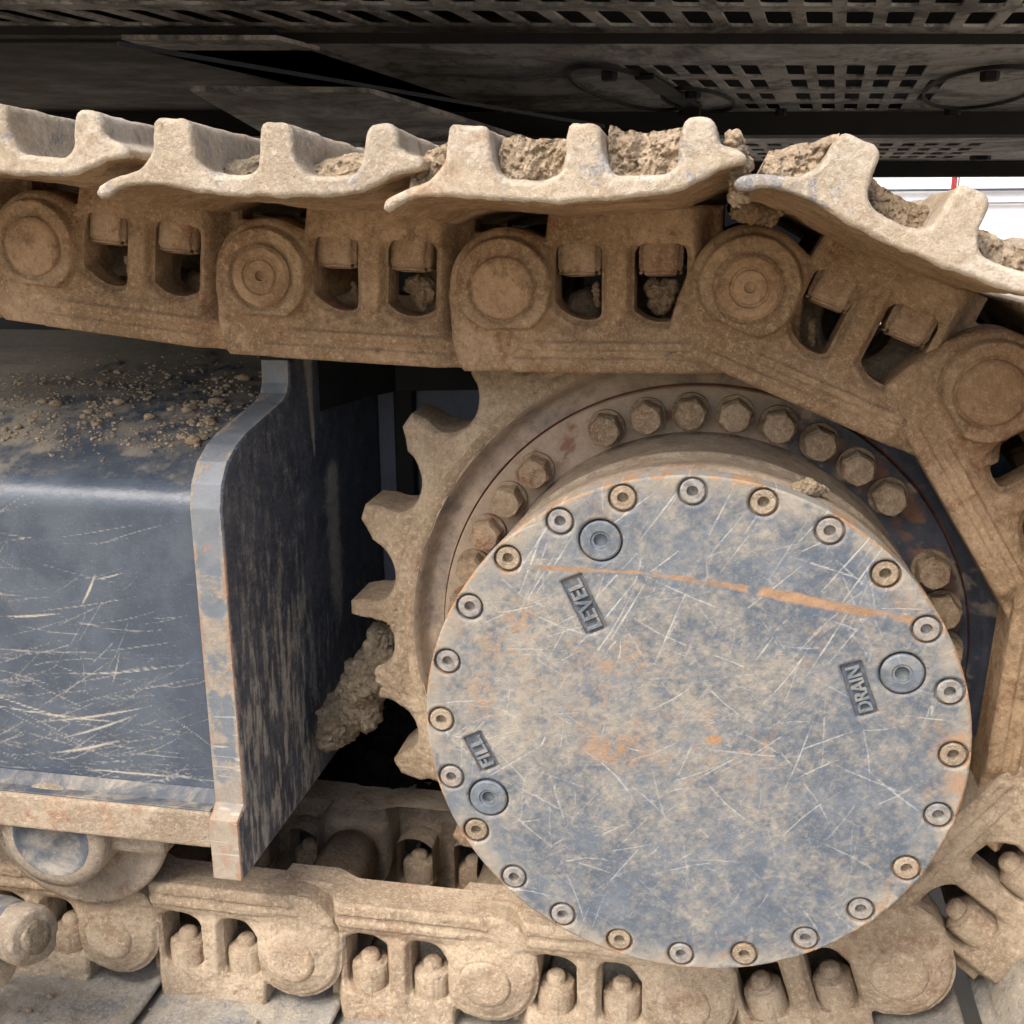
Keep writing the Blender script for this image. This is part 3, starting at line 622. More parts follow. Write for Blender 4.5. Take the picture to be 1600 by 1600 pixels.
for tx, x, z_, a, L_, H_ in words:
    c, s_ = math.cos(R(a)), math.sin(R(a))
    cu = bpy.data.curves.new('txt', 'FONT'); cu.body = tx; cu.size = 1.0; cu.extrude = 0.06; cu.bevel_depth = 0.012; cu.align_x = 'CENTER'; cu.offset = 0.012
    to = bpy.data.objects.new('txt', cu); COL.objects.link(to)
    me = bpy.data.meshes.new_from_object(to.evaluated_get(bpy.context.evaluated_depsgraph_get()))
    bpy.data.objects.remove(to)
    co = np.array([v.co[:] for v in me.vertices]); mn, mx = co.min(0), co.max(0)
    lx = (co[:, 0] - (mn[0] + mx[0]) / 2) / (mx[0] - mn[0]) * (L_ - 0.004); ly = (co[:, 1] - (mn[1] + mx[1]) / 2) / (mx[1] - mn[1]) * (H_ - 0.0035)
    lz = (co[:, 2] - mn[2]) / (mx[2] - mn[2]) * 0.0032
    V = np.stack([x + lx * c - ly * s_, -0.0981 - lz, z_ + lx * s_ + ly * c], 1)
    mk('lettering', V, [tuple(p.vertices) for p in me.polygons], M['letter'], cover, False)
    hu, hv_ = L_ / 2 + 0.0015, H_ / 2 + 0.0015
    V = [(x + p * c - q * s_, -0.0985, z_ + p * s_ + q * c) for p, q in ((-hu, -hv_), (hu, -hv_), (hu, hv_), (-hu, hv_))]
    mk('recess_floor', V, [(0, 1, 2, 3)], M['letter_floor'], cover, False)

# ------------------------------------------------------------------ track links
P_ = 0.19
OUT = [(-0.0450, -0.006), (-0.0452, -0.028), (-0.0425, -0.046), (-0.0390, -0.060), (-0.0345, -0.0655), (0.206, -0.0655), (0.222, -0.045), (0.226, 0.0), (0.212, 0.030), (0.190, 0.036), (0.163, 0.040), (0.163, 0.0585), (0.034, 0.0585), (0.031, 0.036), (0.0, 0.038)]
W1 = [(0.0385, 0.031), (0.0385, 0.004), (0.0415, -0.012), (0.048, -0.0215), (0.056, -0.0258), (0.067, -0.0255), (0.0725, -0.021), (0.0735, -0.012), (0.0735, 0.031)]
W2 = [(0.0985, 0.031), (0.0985, -0.008), (0.1015, -0.018), (0.108, -0.0245), (0.117, -0.027), (0.127, -0.0262), (0.134, -0.021), (0.1375, -0.012), (0.138, 0.031)]
def win1(u, v):
    return np.minimum(sd_rbox(u, v, 0.056, 0.0028, 0.0176, 0.0288, 0.007), np.where(v < 0.0035, 0.0292 - np.hypot(u - 0.0635, v - 0.0035), 1))
def win2(u, v):
    return np.minimum(sd_rbox(u, v, 0.118, 0.0022, 0.0198, 0.0292, 0.009), np.where(v < 0.0015, 0.0287 - np.hypot(u - 0.1195, v - 0.0015), 1))
OUTL = [(-0.0462, -0.008), (-0.0462, -0.026), (-0.0405, -0.043), (-0.030, -0.056), (-0.017, -0.0635), (-0.003, -0.0655)] + [(a, 0.068 if b > 0.05 else b) for a, b in OUT[5:]]
def low_sdf(u, v):
    d = smax(sd_poly(OUTL, u, v), 0.0475 - np.hypot(u, v), 0.006)
    return np.minimum(np.minimum(d, -win1(u, v) - 0.001), -win2(u, v) - 0.001)
def link_sdf(u, v):
    d = smax(sd_poly(OUT, u, v), 0.0445 - np.hypot(u, v), 0.006)
    return np.minimum(np.minimum(d, -win1(u, v)), -win2(u, v))
def make_link_h(seed, boss=-0.0005, ring=0.0018):
    def link_h(u, v, d):
        # distance to the outer outline only, and to the windows only
        dout = smax(sd_poly(OUT if boss < 0 else OUTL, u, v), 0.0445 - np.hypot(u, v), 0.006)
        w1 = -win1(u, v); w2 = -win2(u, v); wn = np.minimum(w1, w2)
        h = 0 * u + 0.0150
        j = sstep(u, 0.140, 0.158)                                     # joggle: the inner end sits deeper
        def lay(h, m, lev): return h * (1 - m) + lev * m
        h = lay(h, sstep(v, 0.022, 0.044), 0.0125)                     # pad under the shoe
        h = lay(h, sstep(-v, 0.028, 0.038), 0.0105)                    # fillet down to the rail
        cz = sstep(u + 0.62 * (v + 0.0655), 0.002, 0.006)                # the rail head starts at a slanting crease
        h = lay(h, sstep(-v, 0.0405, 0.0425) * cz, 0.0070)             # ledge of the rail head
        h = lay(h, sstep(-v, 0.0470, 0.0490) * (1 - sstep(-v, 0.0535, 0.0550)) * cz, 0.0092)   # shallow groove along the rail
        m = sstep(0.0115 - np.abs(u - 0.0862 + 0.05 * np.maximum(0, -v - 0.005)), 0, 0.006) * sstep(v, -0.045, -0.02); h = lay(h, m, 0.0115)    # post
        rb = np.hypot(u, v)
        h = lay(h, sstep(0.056 - rb, 0, 0.018), 0.0105)
        h = lay(h, sstep(0.0455 - rb, 0, 0.005 if boss < 0 else 0.014), 0.0085)
        hexd = np.maximum.reduce([rb - 0.0385, -v - 0.0325, (-u * 0.5 - v * 0.87) - 0.036])
        h = lay(h, sstep(-hexd, 0.0, 0.0022 if boss < 0 else 0.016), boss)
        h = lay(h, sstep(0.0275 - rb, 0, 0.0018), ring)
        h = h * (1 - j) + (0.038 - (0.022 if boss < 0 else 0.004) * sstep(-v, 0.030, 0.046)) * j
        h += 0.0055 * (1 - sstep(wn, 0.0, 0.0055)) * (v < 0.03)         # flared window rims
        h += round_edge(np.minimum(dout, 1), 0.004)
        cr = fbm(u + seed * 2, v, 42, 6, 14, 0.62); h -= 0.0006 * sstep(cr, 0.52, 0.545)
        h += 0.0020 * (fbm(u + seed, v, 60, 4, 4) - 0.5) + 0.0011 * (fbm(u + seed, v, 220, 3, 6) - 0.5)
        return h
    return link_h
def link_back(u, v): return 0 * u + 0.050 + 0.013 * sstep(u, 0.13, 0.16)
near_me = [sheet('link_plate', link_sdf, (-0.0470, 0.2265, -0.066, 0.059), 0.00125, make_link_h(sd_), link_back, XZ, M['link']).data for sd_ in (0.0, 3.7, 8.1)]
low_plate = [sheet('link_plate', low_sdf, (-0.0485, 0.2265, -0.066, 0.0685), 0.00125, make_link_h(sd_, 0.0042, 0.0046), link_back, XZ, M['link_low']).data for sd_ in (1.3, 5.2)]
far_o = sheet('link_plate', link_sdf, (-0.0455, 0.2265, -0.066, 0.059), 0.003, make_link_h(1.0), link_back, XZ, M['link_far'])
far_me = far_o.data
co = np.zeros(len(far_me.vertices) * 3); far_me.vertices.foreach_get('co', co); co = co.reshape(-1, 3); co[:, 1] = 0.235 - co[:, 1]; far_me.vertices.foreach_set('co', co.ravel()); far_me.flip_normals()
for o in [o for o in bpy.data.objects if o.name.startswith('link_plate')]: bpy.data.objects.remove(o)

# pin
pin_o = lathe('pin', sharp([(0.0001, 0.0012), (0.0035, 0.0004), (0.0042, -0.0026), (0.0118, -0.0032), (0.0128, -0.0018), (0.0142, -0.0018), (0.0152, -0.0034), (0.0212, -0.0030), (0.0238, -0.0008), (0.0242, 0.010)]) + [(0.024, 0.238), (0.0001, 0.238)], M['pin'], None, 48); pin_me = pin_o.data
pin2_o = lathe('pin', [(0.0001, -0.0012), (0.008, -0.0015), (0.018, -0.0028), (0.0225, -0.0022), (0.0242, 0.0006), (0.0245, 0.010), (0.024, 0.238), (0.0001, 0.238)], M['pin'], None, 48); pin2_me = pin2_o.data
bush_o = lathe('bushing', [(0.0245, 0.05), (0.0305, 0.052), (0.031, 0.185), (0.0245, 0.187)], M['link_far'], None, 32); bush_me = bush_o.data
# nut: body hangs from the shoe, bolt tip beyond it (local: axis along -v)
bm = bmesh.new()
def prism(bm, cx, cy, r, n, z0, z1, rot=0.0, ch=0.12):
    rings = []
    for zz_, k in ((z0, 1.0), (z1 + (z0 - z1) * 0.14, 1.0), (z1, 1 - ch)):
        rings.append([bm.verts.new((cx + r * k * math.cos(rot + 2 * math.pi * i / n), cy + r * k * math.sin(rot + 2 * math.pi * i / n), zz_)) for i in range(n)])
    for a, b in zip(rings, rings[1:]):
        for i in range(n): bm.faces.new((a[i], b[i], b[(i + 1) % n], a[(i + 1) % n]))
    bm.faces.new(rings[-1][::-1])
prism(bm, 0, 0, 0.0232, 4, 0.003, -0.0265, R(45), 0.10)
bmesh.ops.recalc_face_normals(bm, faces=bm.faces)
bmesh.ops.bevel(bm, geom=[e for e in bm.edges], offset=0.0036, segments=2, affect='EDGES')
bmesh.ops.subdivide_edges(bm, edges=[e for e in bm.edges if e.calc_length() > 0.006], cuts=3, use_grid_fill=True)
for v in bm.verts: v.co += Vector([mnoise.fractal(v.co * 90 + Vector((q * 9, 3, 1)), 1, 2, 4) * 0.0011 for q in range(3)])
nut_o = from_bm('nut', bm, M['nut'], None, True); nut_me = nut_o.data
bm = bmesh.new(); prism(bm, 0, 0, 0.0190, 8, 0.003, -0.0270, R(22.5), 0.16)
bmesh.ops.recalc_face_normals(bm, faces=bm.faces)
bmesh.ops.bevel(bm, geom=[e for e in bm.edges], offset=0.0022, segments=2, affect='EDGES')
for v in bm.verts: v.co += Vector([mnoise.fractal(v.co * 90 + Vector((q * 9, 3, 1)), 1, 2, 4) * 0.0010 for q in range(3)])
nut2_o = from_bm('nut', bm, M['nut'], None, True); nut2_me = nut2_o.data
tip_o = lathe('bolt_tip', [(0.0001, 0.0350), (0.0060, 0.0350), (0.0088, 0.0325), (0.0094, 0.018)], M['nut'], None, 20, 'z'); tip_me = tip_o.data

# shoe: triple-bar profile swept across the track
SP = [(-0.0416, .0587), (-0.0400, .0562), (-0.0365, .0556), (-0.0300, .0590), (-0.0243, .0617), (-0.0166, .0639), (.0058, .0649), (.0305, .0623), (.0597, .0600), (.0977, .0616), (.1313, .0636), (.1458, .0687), (.1619, .0771), (.1761, .0803), (.1765, .0850), (.1740, .0873), (.1614, .0911), (.1585, .1032), (.1556, .1057), (.1441, .1061), (.1413, .1037), (.1397, .0951), (.1382, .0829), (.1310, .0753), (.1032, .0749), (.0964, .0839), (.0941, .0980), (.0918, .1034), (.0881, .1049), (.0769, .1052), (.0739, .1032), (.0731, .0979), (.0700, .0791), (.0597, .0739), (.0366, .0755), (.0308, .0806), (.0283, .0908), (.0263, .1035), (.0236, .1057), (.0046, .1066), (.0022, .1042), (-.0007, .0846), (-.0110, .0746), (-.0314, .0683), (-.0400, .0630)]
def resample(P, step):
    P = np.array(P + [P[0]]); out = []
    n = len(P) - 1
    for i in range(n):
        p0, p1, p2, p3 = P[(i - 1) % n], P[i], P[i + 1], P[(i + 2) % n]; L_ = np.hypot(*(p2 - p1)); k = max(1, int(L_ / step))
        for q in range(k):
            t = q / k; c = 0.5 * ((2 * p1) + (-p0 + p2) * t + (2 * p0 - 5 * p1 + 4 * p2 - p3) * t * t + (-p0 + 3 * p1 - 3 * p2 + p3) * t ** 3)
            l = p1 * (1 - t) + p2 * t; out.append(0.5 * c + 0.5 * l)
    A = np.array(out)
    for _ in range(1): A = 0.5 * A + 0.25 * (np.roll(A, 1, 0) + np.roll(A, -1, 0))
    return A
def make_shoe(seed, tilt=0.048):
    from mathutils.geometry import tessellate_polygon
    Pp = resample(SP, 0.0022); n = len(Pp)
    tg = np.roll(Pp, -1, 0) - np.roll(Pp, 1, 0); nr = np.stack([-tg[:, 1], tg[:, 0]], 1) / np.hypot(tg[:, 0], tg[:, 1])[:, None]
    # make nr point inward
    area = 0.5 * np.sum(Pp[:, 0] * np.roll(Pp[:, 1], -1) - np.roll(Pp[:, 0], -1) * Pp[:, 1])
    if area < 0: nr = -nr
    ys = [(-0.1650, 0.0034), (-0.1648, 0.0024), (-0.1641, 0.0014), (-0.1630, 0.0006), (-0.1616, 0.0001), (-0.159, 0)] + [(-0.155 + 0.012 * k, 0) for k in range(0, 14)] + [(0.05, 0), (0.15, 0), (0.30, 0), (0.43, 0), (0.435, 0.002)]
    V = []; rs = random.Random(seed)
    for (y_, ins) in ys:
        q = Pp + nr * ins
        for i in range(n):
            nz = mnoise.fractal(Vector((q[i][0] * 60 + seed, y_ * 60, q[i][1] * 60)), 1.0, 2.0, 4) * 0.0015
            V.append((q[i][0] + nr[i][0] * nz, y_, q[i][1] + nr[i][1] * nz - tilt * (min(y_, 0.0) + 0.165) - tilt * 0.4 * max(0, y_)))
    F = []
    for k in range(len(ys) - 1):
        for i in range(n):
            j = (i + 1) % n; F.append((k * n + i, k * n + j, (k + 1) * n + j, (k + 1) * n + i))
    tri = tessellate_polygon([[Vector((V[i][0], V[i][2], 0)) for i in range(n)]])
    base = len(V); V += [V[i] for i in range(n)]
    for a, b, c in tri: F.append((base + a, base + b, base + c))
    L0 = (len(ys) - 1) * n
    for a, b, c in tri: F.append((L0 + a, L0 + c, L0 + b))
    bm = bmesh.new(); me = bpy.data.meshes.new('shoe'); me.from_pydata(V, [], F)
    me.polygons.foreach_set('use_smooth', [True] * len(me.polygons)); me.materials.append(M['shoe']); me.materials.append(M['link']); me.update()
    bm.from_mesh(me); bmesh.ops.recalc_face_normals(bm, faces=bm.faces)
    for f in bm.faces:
        if f.normal.z < -0.45 and f.calc_center_median().y > -0.1612: f.material_index = 1       # browner mud colour stands in for the shade under the plate
    bm.to_mesh(me); bm.free()
    return me
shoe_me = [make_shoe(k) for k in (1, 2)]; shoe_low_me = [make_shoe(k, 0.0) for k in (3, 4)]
low_me = {}
def recol(me, mat):
    k = (me.name, mat.name)
    if k not in low_me:
        c = me.copy(); c.materials[0] = mat; low_me[k] = c
        if len(c.materials) > 1: c.materials[1] = mat
    return low_me[k]
for o in (pin_o, pin2_o, bush_o, nut_o, nut2_o, tip_o): bpy.data.objects.remove(o)
M['shoe_low'] = crust('grey_dust_on_shoe', srgb(158, 154, 146), srgb(180, 170, 154), srgb(136, 134, 132), srgb(164, 140, 112), srgb(122, 128, 138), 0.3, 0.9)

def place(name, me, parent, loc=(0, 0, 0), rot=(0, 0, 0)):
    o = bpy.data.objects.new(name, me); COL.objects.link(o); o.parent = parent; o.location = loc; o.rotation_euler = rot; return o
def track_link(px, pz, qx, qz, label, low=False, k=0, pin2=False):
    ang = math.atan2(qz - pz, qx - px)
    t = empty('track_link', (px, 0, pz)); t.rotation_euler = (0, -ang, 0)
    tag(t, label, 'track link', 'links of the crawler track chain')
    c = (lambda m, mat: recol(m, mat)) if low else (lambda m, mat: m)
    place('link_plate', low_plate[k % 2] if low else near_me[k % 3], t)
    place('link_plate', far_me, t)
    place('pin', c(pin2_me if pin2 or low else pin_me, M['link_low']), t, (0, 0.0042 if low else 0, 0), rot=(0, random.uniform(0, 6), 0))
    place('bushing', bush_me, t, (P_, 0, 0))
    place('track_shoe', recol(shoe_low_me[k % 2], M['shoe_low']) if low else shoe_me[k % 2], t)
    for u_ in (0.0565, 0.1180):
        for y_ in (0.0305, 0.204):
            n_ = place('nut', c(nut2_me if low else nut_me, M['link_low']), t, (u_, y_ + (0 if low else 0.0015), 0.0335), (0, 0, random.uniform(-0.12, 0.12)))
            if low: place('bolt_tip', c(tip_me, M['link_low']), n_)
    return t
def onc(a): return (0.3147 * math.cos(R(a)), 0.3147 * math.sin(R(a)))
T = [(-0.735, 0.366), (-0.546, 0.3413), (-0.348, 0.3187), (-0.1534, 0.3106), (0.0308, 0.3123)] + [onc(49.4), onc(14.6), onc(-20.0), onc(-54.6), onc(-89.2), (-0.1755, -0.3175), (-0.3645, -0.318), (-0.5535, -0.318), (-0.742, -0.318), (-0.93, -0.318)]
LB = ['leftmost upper track link, cut by the photo edge, its shoe bare between the bars',
      'upper track link at far left with round pin and pale stone chip in its window',
      'upper track link just above the frame end plate, its shoe holding greenish soil',
      'upper track link over the sprocket top with its three shoe bars packed with dry soil',
      'first track link bending down onto the sprocket, its shoe tilted against the bright gap',
      'steep track link at the upper right edge with a pale round pin beside flange bolts',
      'upright track link right of the dark gap beside the cover',
      'track link right of the cover, running down to the lower right corner',
      'track link at lower right with two dark openings and pale bolt tips',
      'track link tucked under the bottom rim of the round cover',
      'lower track link with two dark openings, directly left of the cover bottom',
      'lower track link below the foot of the end plate, its pin boss rust stained',
      'lower left track link partly behind the round roller flange',
      'lower track link at the left photo edge behind the blue grey bar']
for i in range(14):
    track_link(*T[i], *T[i + 1], LB[i], low=(i >= 7), k=i, pin2=(i in (1, 3, 5, 8, 10, 12)))

# ------------------------------------------------------------------ rollers and guard bar at lower left
def roller(x, label):
    t = empty('track_roller', (x, 0, -0.182)); tag(t, label, 'track roller', 'track rollers under the frame')
    lathe('flange', [(0.05, -0.002), (0.078, -0.004), (0.088, -0.006), (0.0925, -0.0045), (0.094, 0.0), (0.0925, 0.006), (0.08, 0.012), (0.072, 0.02), (0.0715, 0.05), (0.071, 0.2), (0.05, 0.205)], M['roller'], t, 96)
    lathe('hub_collar', [(0.0375, -0.044), (0.044, -0.0435), (0.0515, -0.040), (0.0525, -0.033), (0.0525, -0.0025)], M['roller'], t, 64)
    lathe('end_cap', [(0.0001, -0.036), (0.012, -0.036), (0.028, -0.039), (0.034, -0.042), (0.036, -0.0445), (0.038, -0.044)], M['blue_cap'], t, 64)
    return t
r1 = roller(-0.568, 'track roller at far left with blue grey cap, nearest the end plate foot')
bm = bmesh.new(); box_bm(bm, 0.035, 0.105, -0.030, -0.006, -0.016, 0.035, 0.006); o = from_bm('bracket_lug', bm, M['roller'], r1)
roller(-0.86, 'track roller beyond the left photo edge, behind the first roller')
gb = empty('guard_bar', (-0.60, -0.10, -0.24)); tag(gb, 'blue grey round bar with muddy end pointing right at the lower left edge', 'guard bar')
def tube(name, p, q, r0, r1_, mat, parent, seg=32, caps=True, rings=8, nz=0.0):
    p = Vector(p); q = Vector(q); d = (q - p).normalized(); a = d.orthogonal().normalized(); b = d.cross(a); V = []; F = []
    for k in range(rings + 1):
        c = p.lerp(q, k / rings); rr = r0 + (r1_ - r0) * k / rings
        for i in range(seg):
            th = 2 * math.pi * i / seg; dv = a * math.cos(th) + b * math.sin(th); v = c + dv * rr
            v += dv * nz * mnoise.noise(v * 60); V.append(tuple(v))
    for k in range(rings):
        for i in range(seg): j = (i + 1) % seg; F.append((k * seg + i, k * seg + j, (k + 1) * seg + j, (k + 1) * seg + i))
    for k, s_ in ((rings, 1), (0, -1)):
        base = len(V); c = p if k == 0 else q
        for f, dz in ((0.93, 0.0035), (0.6, 0.0045)):
            for i in range(seg): v = Vector(V[k * seg + i]); v = c + (v - c) * f + d * s_ * dz; v += d * nz * 0.8 * mnoise.noise(v * 110); V.append(tuple(v))
        for i in range(seg):
            j = (i + 1) % seg; F.append((k * seg + i, k * seg + j, base + j, base + i)); F.append((base + i, base + j, base + seg + j, base + seg + i))
        F.append(tuple(range(base + seg, base + 2 * seg)))
    bm = bmesh.new(); me = bpy.data.meshes.new(name); me.from_pydata(V, [], F); bm.from_mesh(me); bmesh.ops.recalc_face_normals(bm, faces=bm.faces); bm.to_mesh(me); bm.free(); bpy.data.meshes.remove(me) if False else None
    me.polygons.foreach_set('use_smooth', [True] * len(me.polygons)); me.materials.append(mat); o = bpy.data.objects.new(name, me); COL.objects.link(o); o.parent = parent
    return o
tube('bar_body', (-0.12, 0.03, -0.012), (0.040, -0.012, 0.010), 0.036, 0.025, M['blue_cap'], gb, nz=0.002)
tube('end_sleeve', (0.038, -0.0105, 0.010), (0.058, -0.018, 0.013), 0.0255, 0.0235, M['roller'], gb, nz=0.003)
tube('end_face', (0.056, -0.0175, 0.013), (0.0605, -0.0190, 0.0136), 0.0165, 0.015, M['soil_grey'], gb, nz=0.003)
tube('lower_pipe', (-0.12, -0.02, -0.040), (0.03, -0.028, -0.012), 0.024, 0.018, M['ledge'], gb, nz=0.002)

# ------------------------------------------------------------------ packed mud, clods and crumbs
ICO = {}
def ico(sub):
    if sub not in ICO:
        bm = bmesh.new(); bmesh.ops.create_icosphere(bm, subdivisions=sub, radius=1.0)
        ICO[sub] = (np.array([v.co[:] for v in bm.verts]), [[v.index for v in f.verts] for f in bm.faces]); bm.free()
    return ICO[sub]
def lump_mesh(name, items, mat, kind=None, sub=2, rough=0.35, freq=1.0, fine=0.0):
    """items: (x, y, z, rx, ry, rz); every one a displaced blob, joined. fine: metres of crumbly relief in world space"""
    V = []; F = []
    for it in items:
        x, y_, z_, rx, ry, rz = it[:6]; base, fs = ico(it[6] if len(it) > 6 else sub)
        o = Vector((random.uniform(0, 50), random.uniform(0, 50), random.uniform(0, 50))); b0 = len(V)
        for p in base:
            k = 1 + rough * mnoise.fractal(Vector(p) * 1.3 * freq + o, 1.0, 2.0, 4) + 0.12 * mnoise.cell(Vector(p) * 2.2 + o)
            q = Vector((x + p[0] * rx * k, y_ + p[1] * ry * k, z_ + p[2] * rz * k))
            if fine and rx > 0.004:
                vd = mnoise.voronoi(q * 210)[0]; q += Vector(p) * fine * (1.6 * mnoise.fractal(q * 130, 0.8, 2.1, 5) + 1.5 * min(0.6, vd[1] - vd[0]) - 0.3)
            V.append(tuple(q))
        F += [tuple(b0 + i for i in f) for f in fs]
    o = mk(name, V, F, mat, None, True)
    if kind: tag(o, kind=kind)
    return o
# local helper: positions given in the link's own (u, v)
def to_world(i, u, v):
    (px, pz), (qx, qz) = T[i], T[i + 1]; L_ = math.hypot(qx - px, qz - pz); c, s_ = (qx - px) / L_, (qz - pz) / L_
    return px + u * c - v * s_, pz + u * s_ + v * c
POCK = {0: (0.0335, 0.0680, 0.0775), 1: (0.0995, 0.1370, 0.0780)}     # between bars 1-2 and 2-3
def pocket_mud(i, which, depth0, fill, mat, label, slope=0.0, n=0, ks=0.15, ur=None, bowl=0.0):
    u0, u1, v0 = POCK[which] if ur is None else ur
    def top_(u): return v0 + fill * (0.84 + 0.30 * (fbm(u + i, 0 * u + which, 55, 3, 71, .5) - 0.2)) + slope * ((u - u0) / (u1 - u0) - 0.5) + bowl * ((u - (u0 + u1) / 2) / (u1 - u0) * 2) ** 2
    def sdf(u, v): return np.minimum(np.minimum(u - u0 + 0.004, u1 + 0.004 - u), np.minimum(v - v0 + 0.006, (top_(u) - v) * 0.8))
    def hf(u, v, d):
        n1 = fbm(u + 3 * i, v, 75, 6, 61 + which, 0.62); n2 = fbm(u + 3 * i, v, 230, 4, 63, 0.7)
        dt = np.minimum(top_(u) - v, 1)
        return depth0 + 0.011 * (n1 - 0.5) + 0.0045 * np.abs(n2 - 0.5) + 0.0022 * sstep(n1, 0.47, 0.50) + 0.0018 * sstep(n2, 0.5, 0.53) + ks * (v - v0) + 0.008 * sstep(0.007 - dt, 0, 0.007)
    def mp(u, v, h):
        v = v - 0.048 * (np.minimum(h, 0) + 0.165) + 0.0035 * (fbm(u + i, h, 120, 4, 81, .6) - 0.5); (px, pz), (qx, qz) = T[i], T[i + 1]; L_ = math.hypot(qx - px, qz - pz); c, s_ = (qx - px) / L_, (qz - pz) / L_
        return np.stack([px + u * c - v * s_, h, pz + u * s_ + v * c], 1)
    o = sheet('packed_soil', sdf, (u0 - 0.005, u1 + 0.005, v0 - 0.007, v0 + fill * 1.4 + abs(slope) + bowl), 0.0009, hf, lambda u, v: 0 * u + 0.04 + 0.01 * np.sin(u * 400), mp, mat, None, None, 12)
    tag(o, label, 'soil', 'soil packed between the shoe bars')
pocket_mud(3, 0, -0.152, 0.025, M['soil'], 'pale dry soil filling the left pocket of the shoe above the sprocket')
pocket_mud(3, 1, -0.150, 0.026, M['soil'], 'pale dry soil filling the right pocket of the shoe above the sprocket', bowl=0.003)
pocket_mud(2, 0, -0.138, 0.013, M['soil_grey'], 'grey soil low in the left pocket of the shoe above the end plate', 0.004, ks=1.4)
pocket_mud(2, 1, -0.148, 0.015, M['soil'], 'soil heaped in the right pocket of the shoe above the end plate', 0.008, ks=1.2)
pocket_mud(4, 0, -0.138, 0.016, M['soil_dark'], 'brown crumbly soil sloping in the open pocket of the tilted shoe', -0.006, ks=1.6, bowl=0.004)
pocket_mud(4, 1, -0.130, 0.016, M['soil'], 'brown crumbled soil hollowed between the last two bars of the tilted shoe', ks=0.9)
pocket_mud(3, 0, -0.156, 0.022, M['soil'], 'soil wedged in the joint left of the first bar above the sprocket', 0.012, ks=0.4, ur=(-0.022, -0.001, 0.076))
pocket_mud(4, 0, -0.148, 0.022, M['soil'], 'tan soil banked against the first bar of the tilted shoe', 0.020, ks=0.7, ur=(-0.026, 0.000, 0.077))
def clod(name, spine, n, r0, r1_, mat, label, cat='soil clod', group=None, fine=0.0011):
    items = []; tot = max(6, int(len(spine) * 5))
    for k in range(tot):
        t = (k + 0.5) / tot * (len(spine) - 1.001); a, b = spine[int(t)], spine[int(t) + 1]; f = t - int(t)
        c = [a[q] * (1 - f) + b[q] * f for q in range(4)]; rr = c[3]
        d = Vector((random.gauss(0, 1), random.gauss(0, 1), random.gauss(0, 1))).normalized() * rr * random.random() * 0.45
        r_ = rr * random.uniform(0.65, 0.85); items.append((c[0] + d.x, c[1] + d.y, c[2] + d.z, r_, r_, r_, 5 if rr > 0.012 else 4))
    for k in range(n):
        t = random.uniform(0, len(spine) - 1.001); a, b = spine[int(t)], spine[int(t) + 1]; f = t - int(t)
        c = [a[q] * (1 - f) + b[q] * f for q in range(4)]; rr = c[3]
        d = Vector((random.gauss(0, 1), random.gauss(0, 1), random.gauss(0, 1))).normalized() * rr * random.uniform(0.7, 0.95)
        r_ = random.uniform(0.0008, 0.0022); items.append((c[0] + d.x, c[1] + d.y, c[2] + d.z, r_, r_, r_, 1))
    return tag(lump_mesh(name, items, mat, None, 2, 0.30, 1.2, fine), label, cat, group)
random.seed(3)
clod('soil_clod', [(-0.299, 0.115, -0.020, 0.018), (-0.296, 0.115, -0.055, 0.026), (-0.318, 0.112, -0.088, 0.030), (-0.342, 0.108, -0.118, 0.024), (-0.354, 0.105, -0.138, 0.012)], 150, 0.007, 0.015, M['clod'], 'large grey brown lump of caked soil wedged between sprocket teeth and end plate')
clod('soil_clod', [(0.068, -0.068, 0.1795, 0.006), (0.078, -0.060, 0.1785, 0.007), (0.088, -0.05, 0.174, 0.004)], 60, 0.003, 0.007, M['soil'], 'small pale soil crust on top of the hub drum behind the cover rim')
x, z_ = to_world(3, 0.172, 0.092)
clod('soil_clod', [(x - 0.004, -0.150, z_ + 0.004, 0.006), (x, -0.14, z_ - 0.010, 0.008), (x + 0.002, -0.135, z_ - 0.03, 0.007)], 70, 0.003, 0.007, M['soil'], 'crumbly soil on the shoe tip beside the bright gap at upper right')
x, z_ = to_world(2, 0.006, 0.098)
clod('soil_clod', [(x, -0.160, z_ + 0.003, 0.004), (x + 0.014, -0.160, z_, 0.005)], 30, 0.002, 0.005, M['soil'], 'thin soil patch stuck on the first bar above the end plate')
x, z_ = to_world(4, -0.02, 0.052)
clod('soil_clod', [(x - 0.012, -0.02, z_, 0.010), (x + 0.010, -0.01, z_ - 0.004, 0.010)], 60, 0.004, 0.009, M['soil_dark'], 'dark soil plug added to close the bright gap above the pin of the tilted shoe')  # soil plug added to hide the bright background in this gap
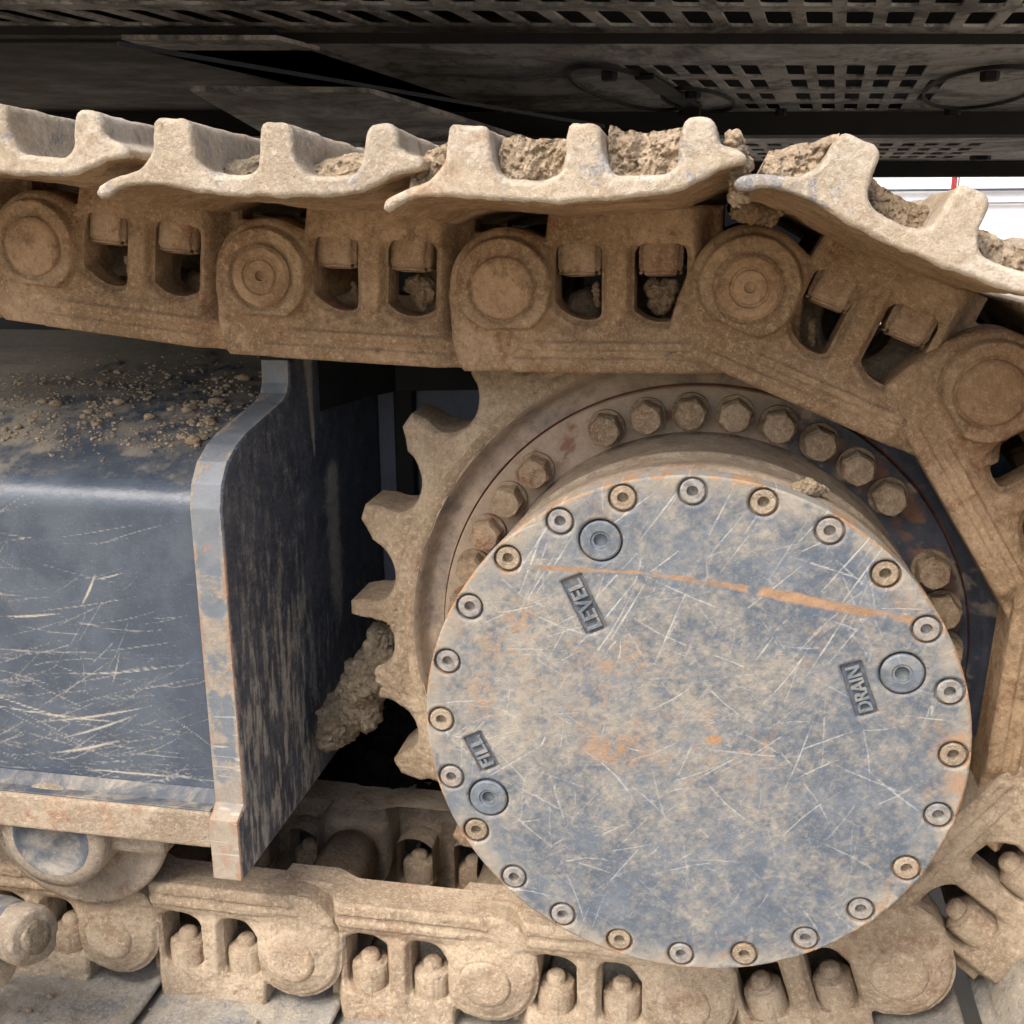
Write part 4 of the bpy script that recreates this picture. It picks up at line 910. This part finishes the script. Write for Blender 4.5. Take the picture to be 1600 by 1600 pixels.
for (i, u, v, rr, m_, lb) in ((1, 0.062, -0.012, 0.012, 'soil', 'pale stone chip in the window of the far left upper link'),
                         (2, 0.063, -0.013, 0.013, 'soil_dark', 'soil chip in the left window of the link above the end plate'),
                         (2, 0.118, -0.010, 0.018, 'soil_dark', 'cracked soil filling the right window of the link above the end plate'),
                         (3, 0.066, -0.008, 0.012, 'soil_dark', 'soil chip in the left window of the link over the sprocket'),
                         (3, 0.116, -0.010, 0.017, 'soil_dark', 'cracked soil filling the right window of the link over the sprocket'),
                         (4, 0.058, -0.015, 0.010, 'soil_dark', 'soil sliver in the left window of the first bending link')):
    x, z_ = to_world(i, u, v)
    if rr > 0.015: clod('soil_chip', [(x - 0.008, 0.045, z_ + 0.006, 0.009), (x + 0.008, 0.043, z_ + 0.004, 0.009), (x, 0.042, z_ - 0.008, 0.009)], 16, 0.008, 0.012, M[m_], lb, 'soil chip', 'soil caught in the link windows')
    else: clod('soil_chip', [(x, 0.042, z_ + 0.008, 0.003), (x + 0.002, 0.042, z_ - 0.008, 0.003)], 7, 0.005, 0.0075, M[m_], lb, 'soil chip', 'soil caught in the link windows')
# crumbs strewn over the frame top
items = []
for k in range(3000):
    x = random.uniform(-0.75, -0.41); y_ = abs(random.gauss(0.10, 0.07)) + (0.01 if random.random() < 0.2 else 0.03)
    if y_ > 0.32: continue
    z_ = float(np.interp(y_, sec[15:, 0], sec[15:, 1])); r_ = random.choice([0.0005, 0.0006, 0.0008, 0.001, 0.0013, 0.0019]) * random.uniform(0.7, 1.3)
    if random.random() < 0.008: r_ = random.uniform(0.0025, 0.0045)
    if x > -0.50 and y_ > 0.06 and random.random() < 0.25: r_ *= 1.8
    if mnoise.noise(Vector((x * 22, y_ * 22, 4))) < -0.05 and random.random() < 0.8: continue
    if k < 26: x, y_, r_ = random.uniform(-0.64, -0.42), random.uniform(0.05, 0.14), random.uniform(0.003, 0.0075); z_ = float(np.interp(y_, sec[15:, 0], sec[15:, 1]))
    items.append((x, y_, z_ + r_ * 0.35, r_ * random.uniform(0.9, 1.5), r_, r_ * 0.7))
o = lump_mesh('soil_crumbs', items, M['soil'], 'stuff', 1, 0.4, 1.2); tag(o, 'tan soil crumbs strewn over the top of the track frame', 'crumbs')
# added soil heap, its near-black colour paints the shadow under the sprocket
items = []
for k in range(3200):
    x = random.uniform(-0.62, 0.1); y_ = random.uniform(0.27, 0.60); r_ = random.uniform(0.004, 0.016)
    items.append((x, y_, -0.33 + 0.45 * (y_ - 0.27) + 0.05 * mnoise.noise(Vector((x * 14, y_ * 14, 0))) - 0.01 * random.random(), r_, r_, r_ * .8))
o = lump_mesh('shadow_soil', items, M['gap_shadow'], 'stuff', 1, 0.4, 1.4); tag(o, 'soil heap coloured near black for the shadow in the gap under the sprocket', 'soil')
items = []
for k in range(260):
    x = random.uniform(-0.75, 0.2); y_ = random.uniform(-0.16, -0.005); r_ = random.choice([0.001, 0.0015, 0.002, 0.003])
    items.append((x, y_, -0.318 - 0.059 + r_ * 0.4, r_ * 1.3, r_, r_ * 0.8))
o = lump_mesh('fallen_crumbs', items, M['soil'], 'stuff', 1, 0.4, 1.2); tag(o, 'small crumbs fallen on the lower shoes in front of the links', 'crumbs')
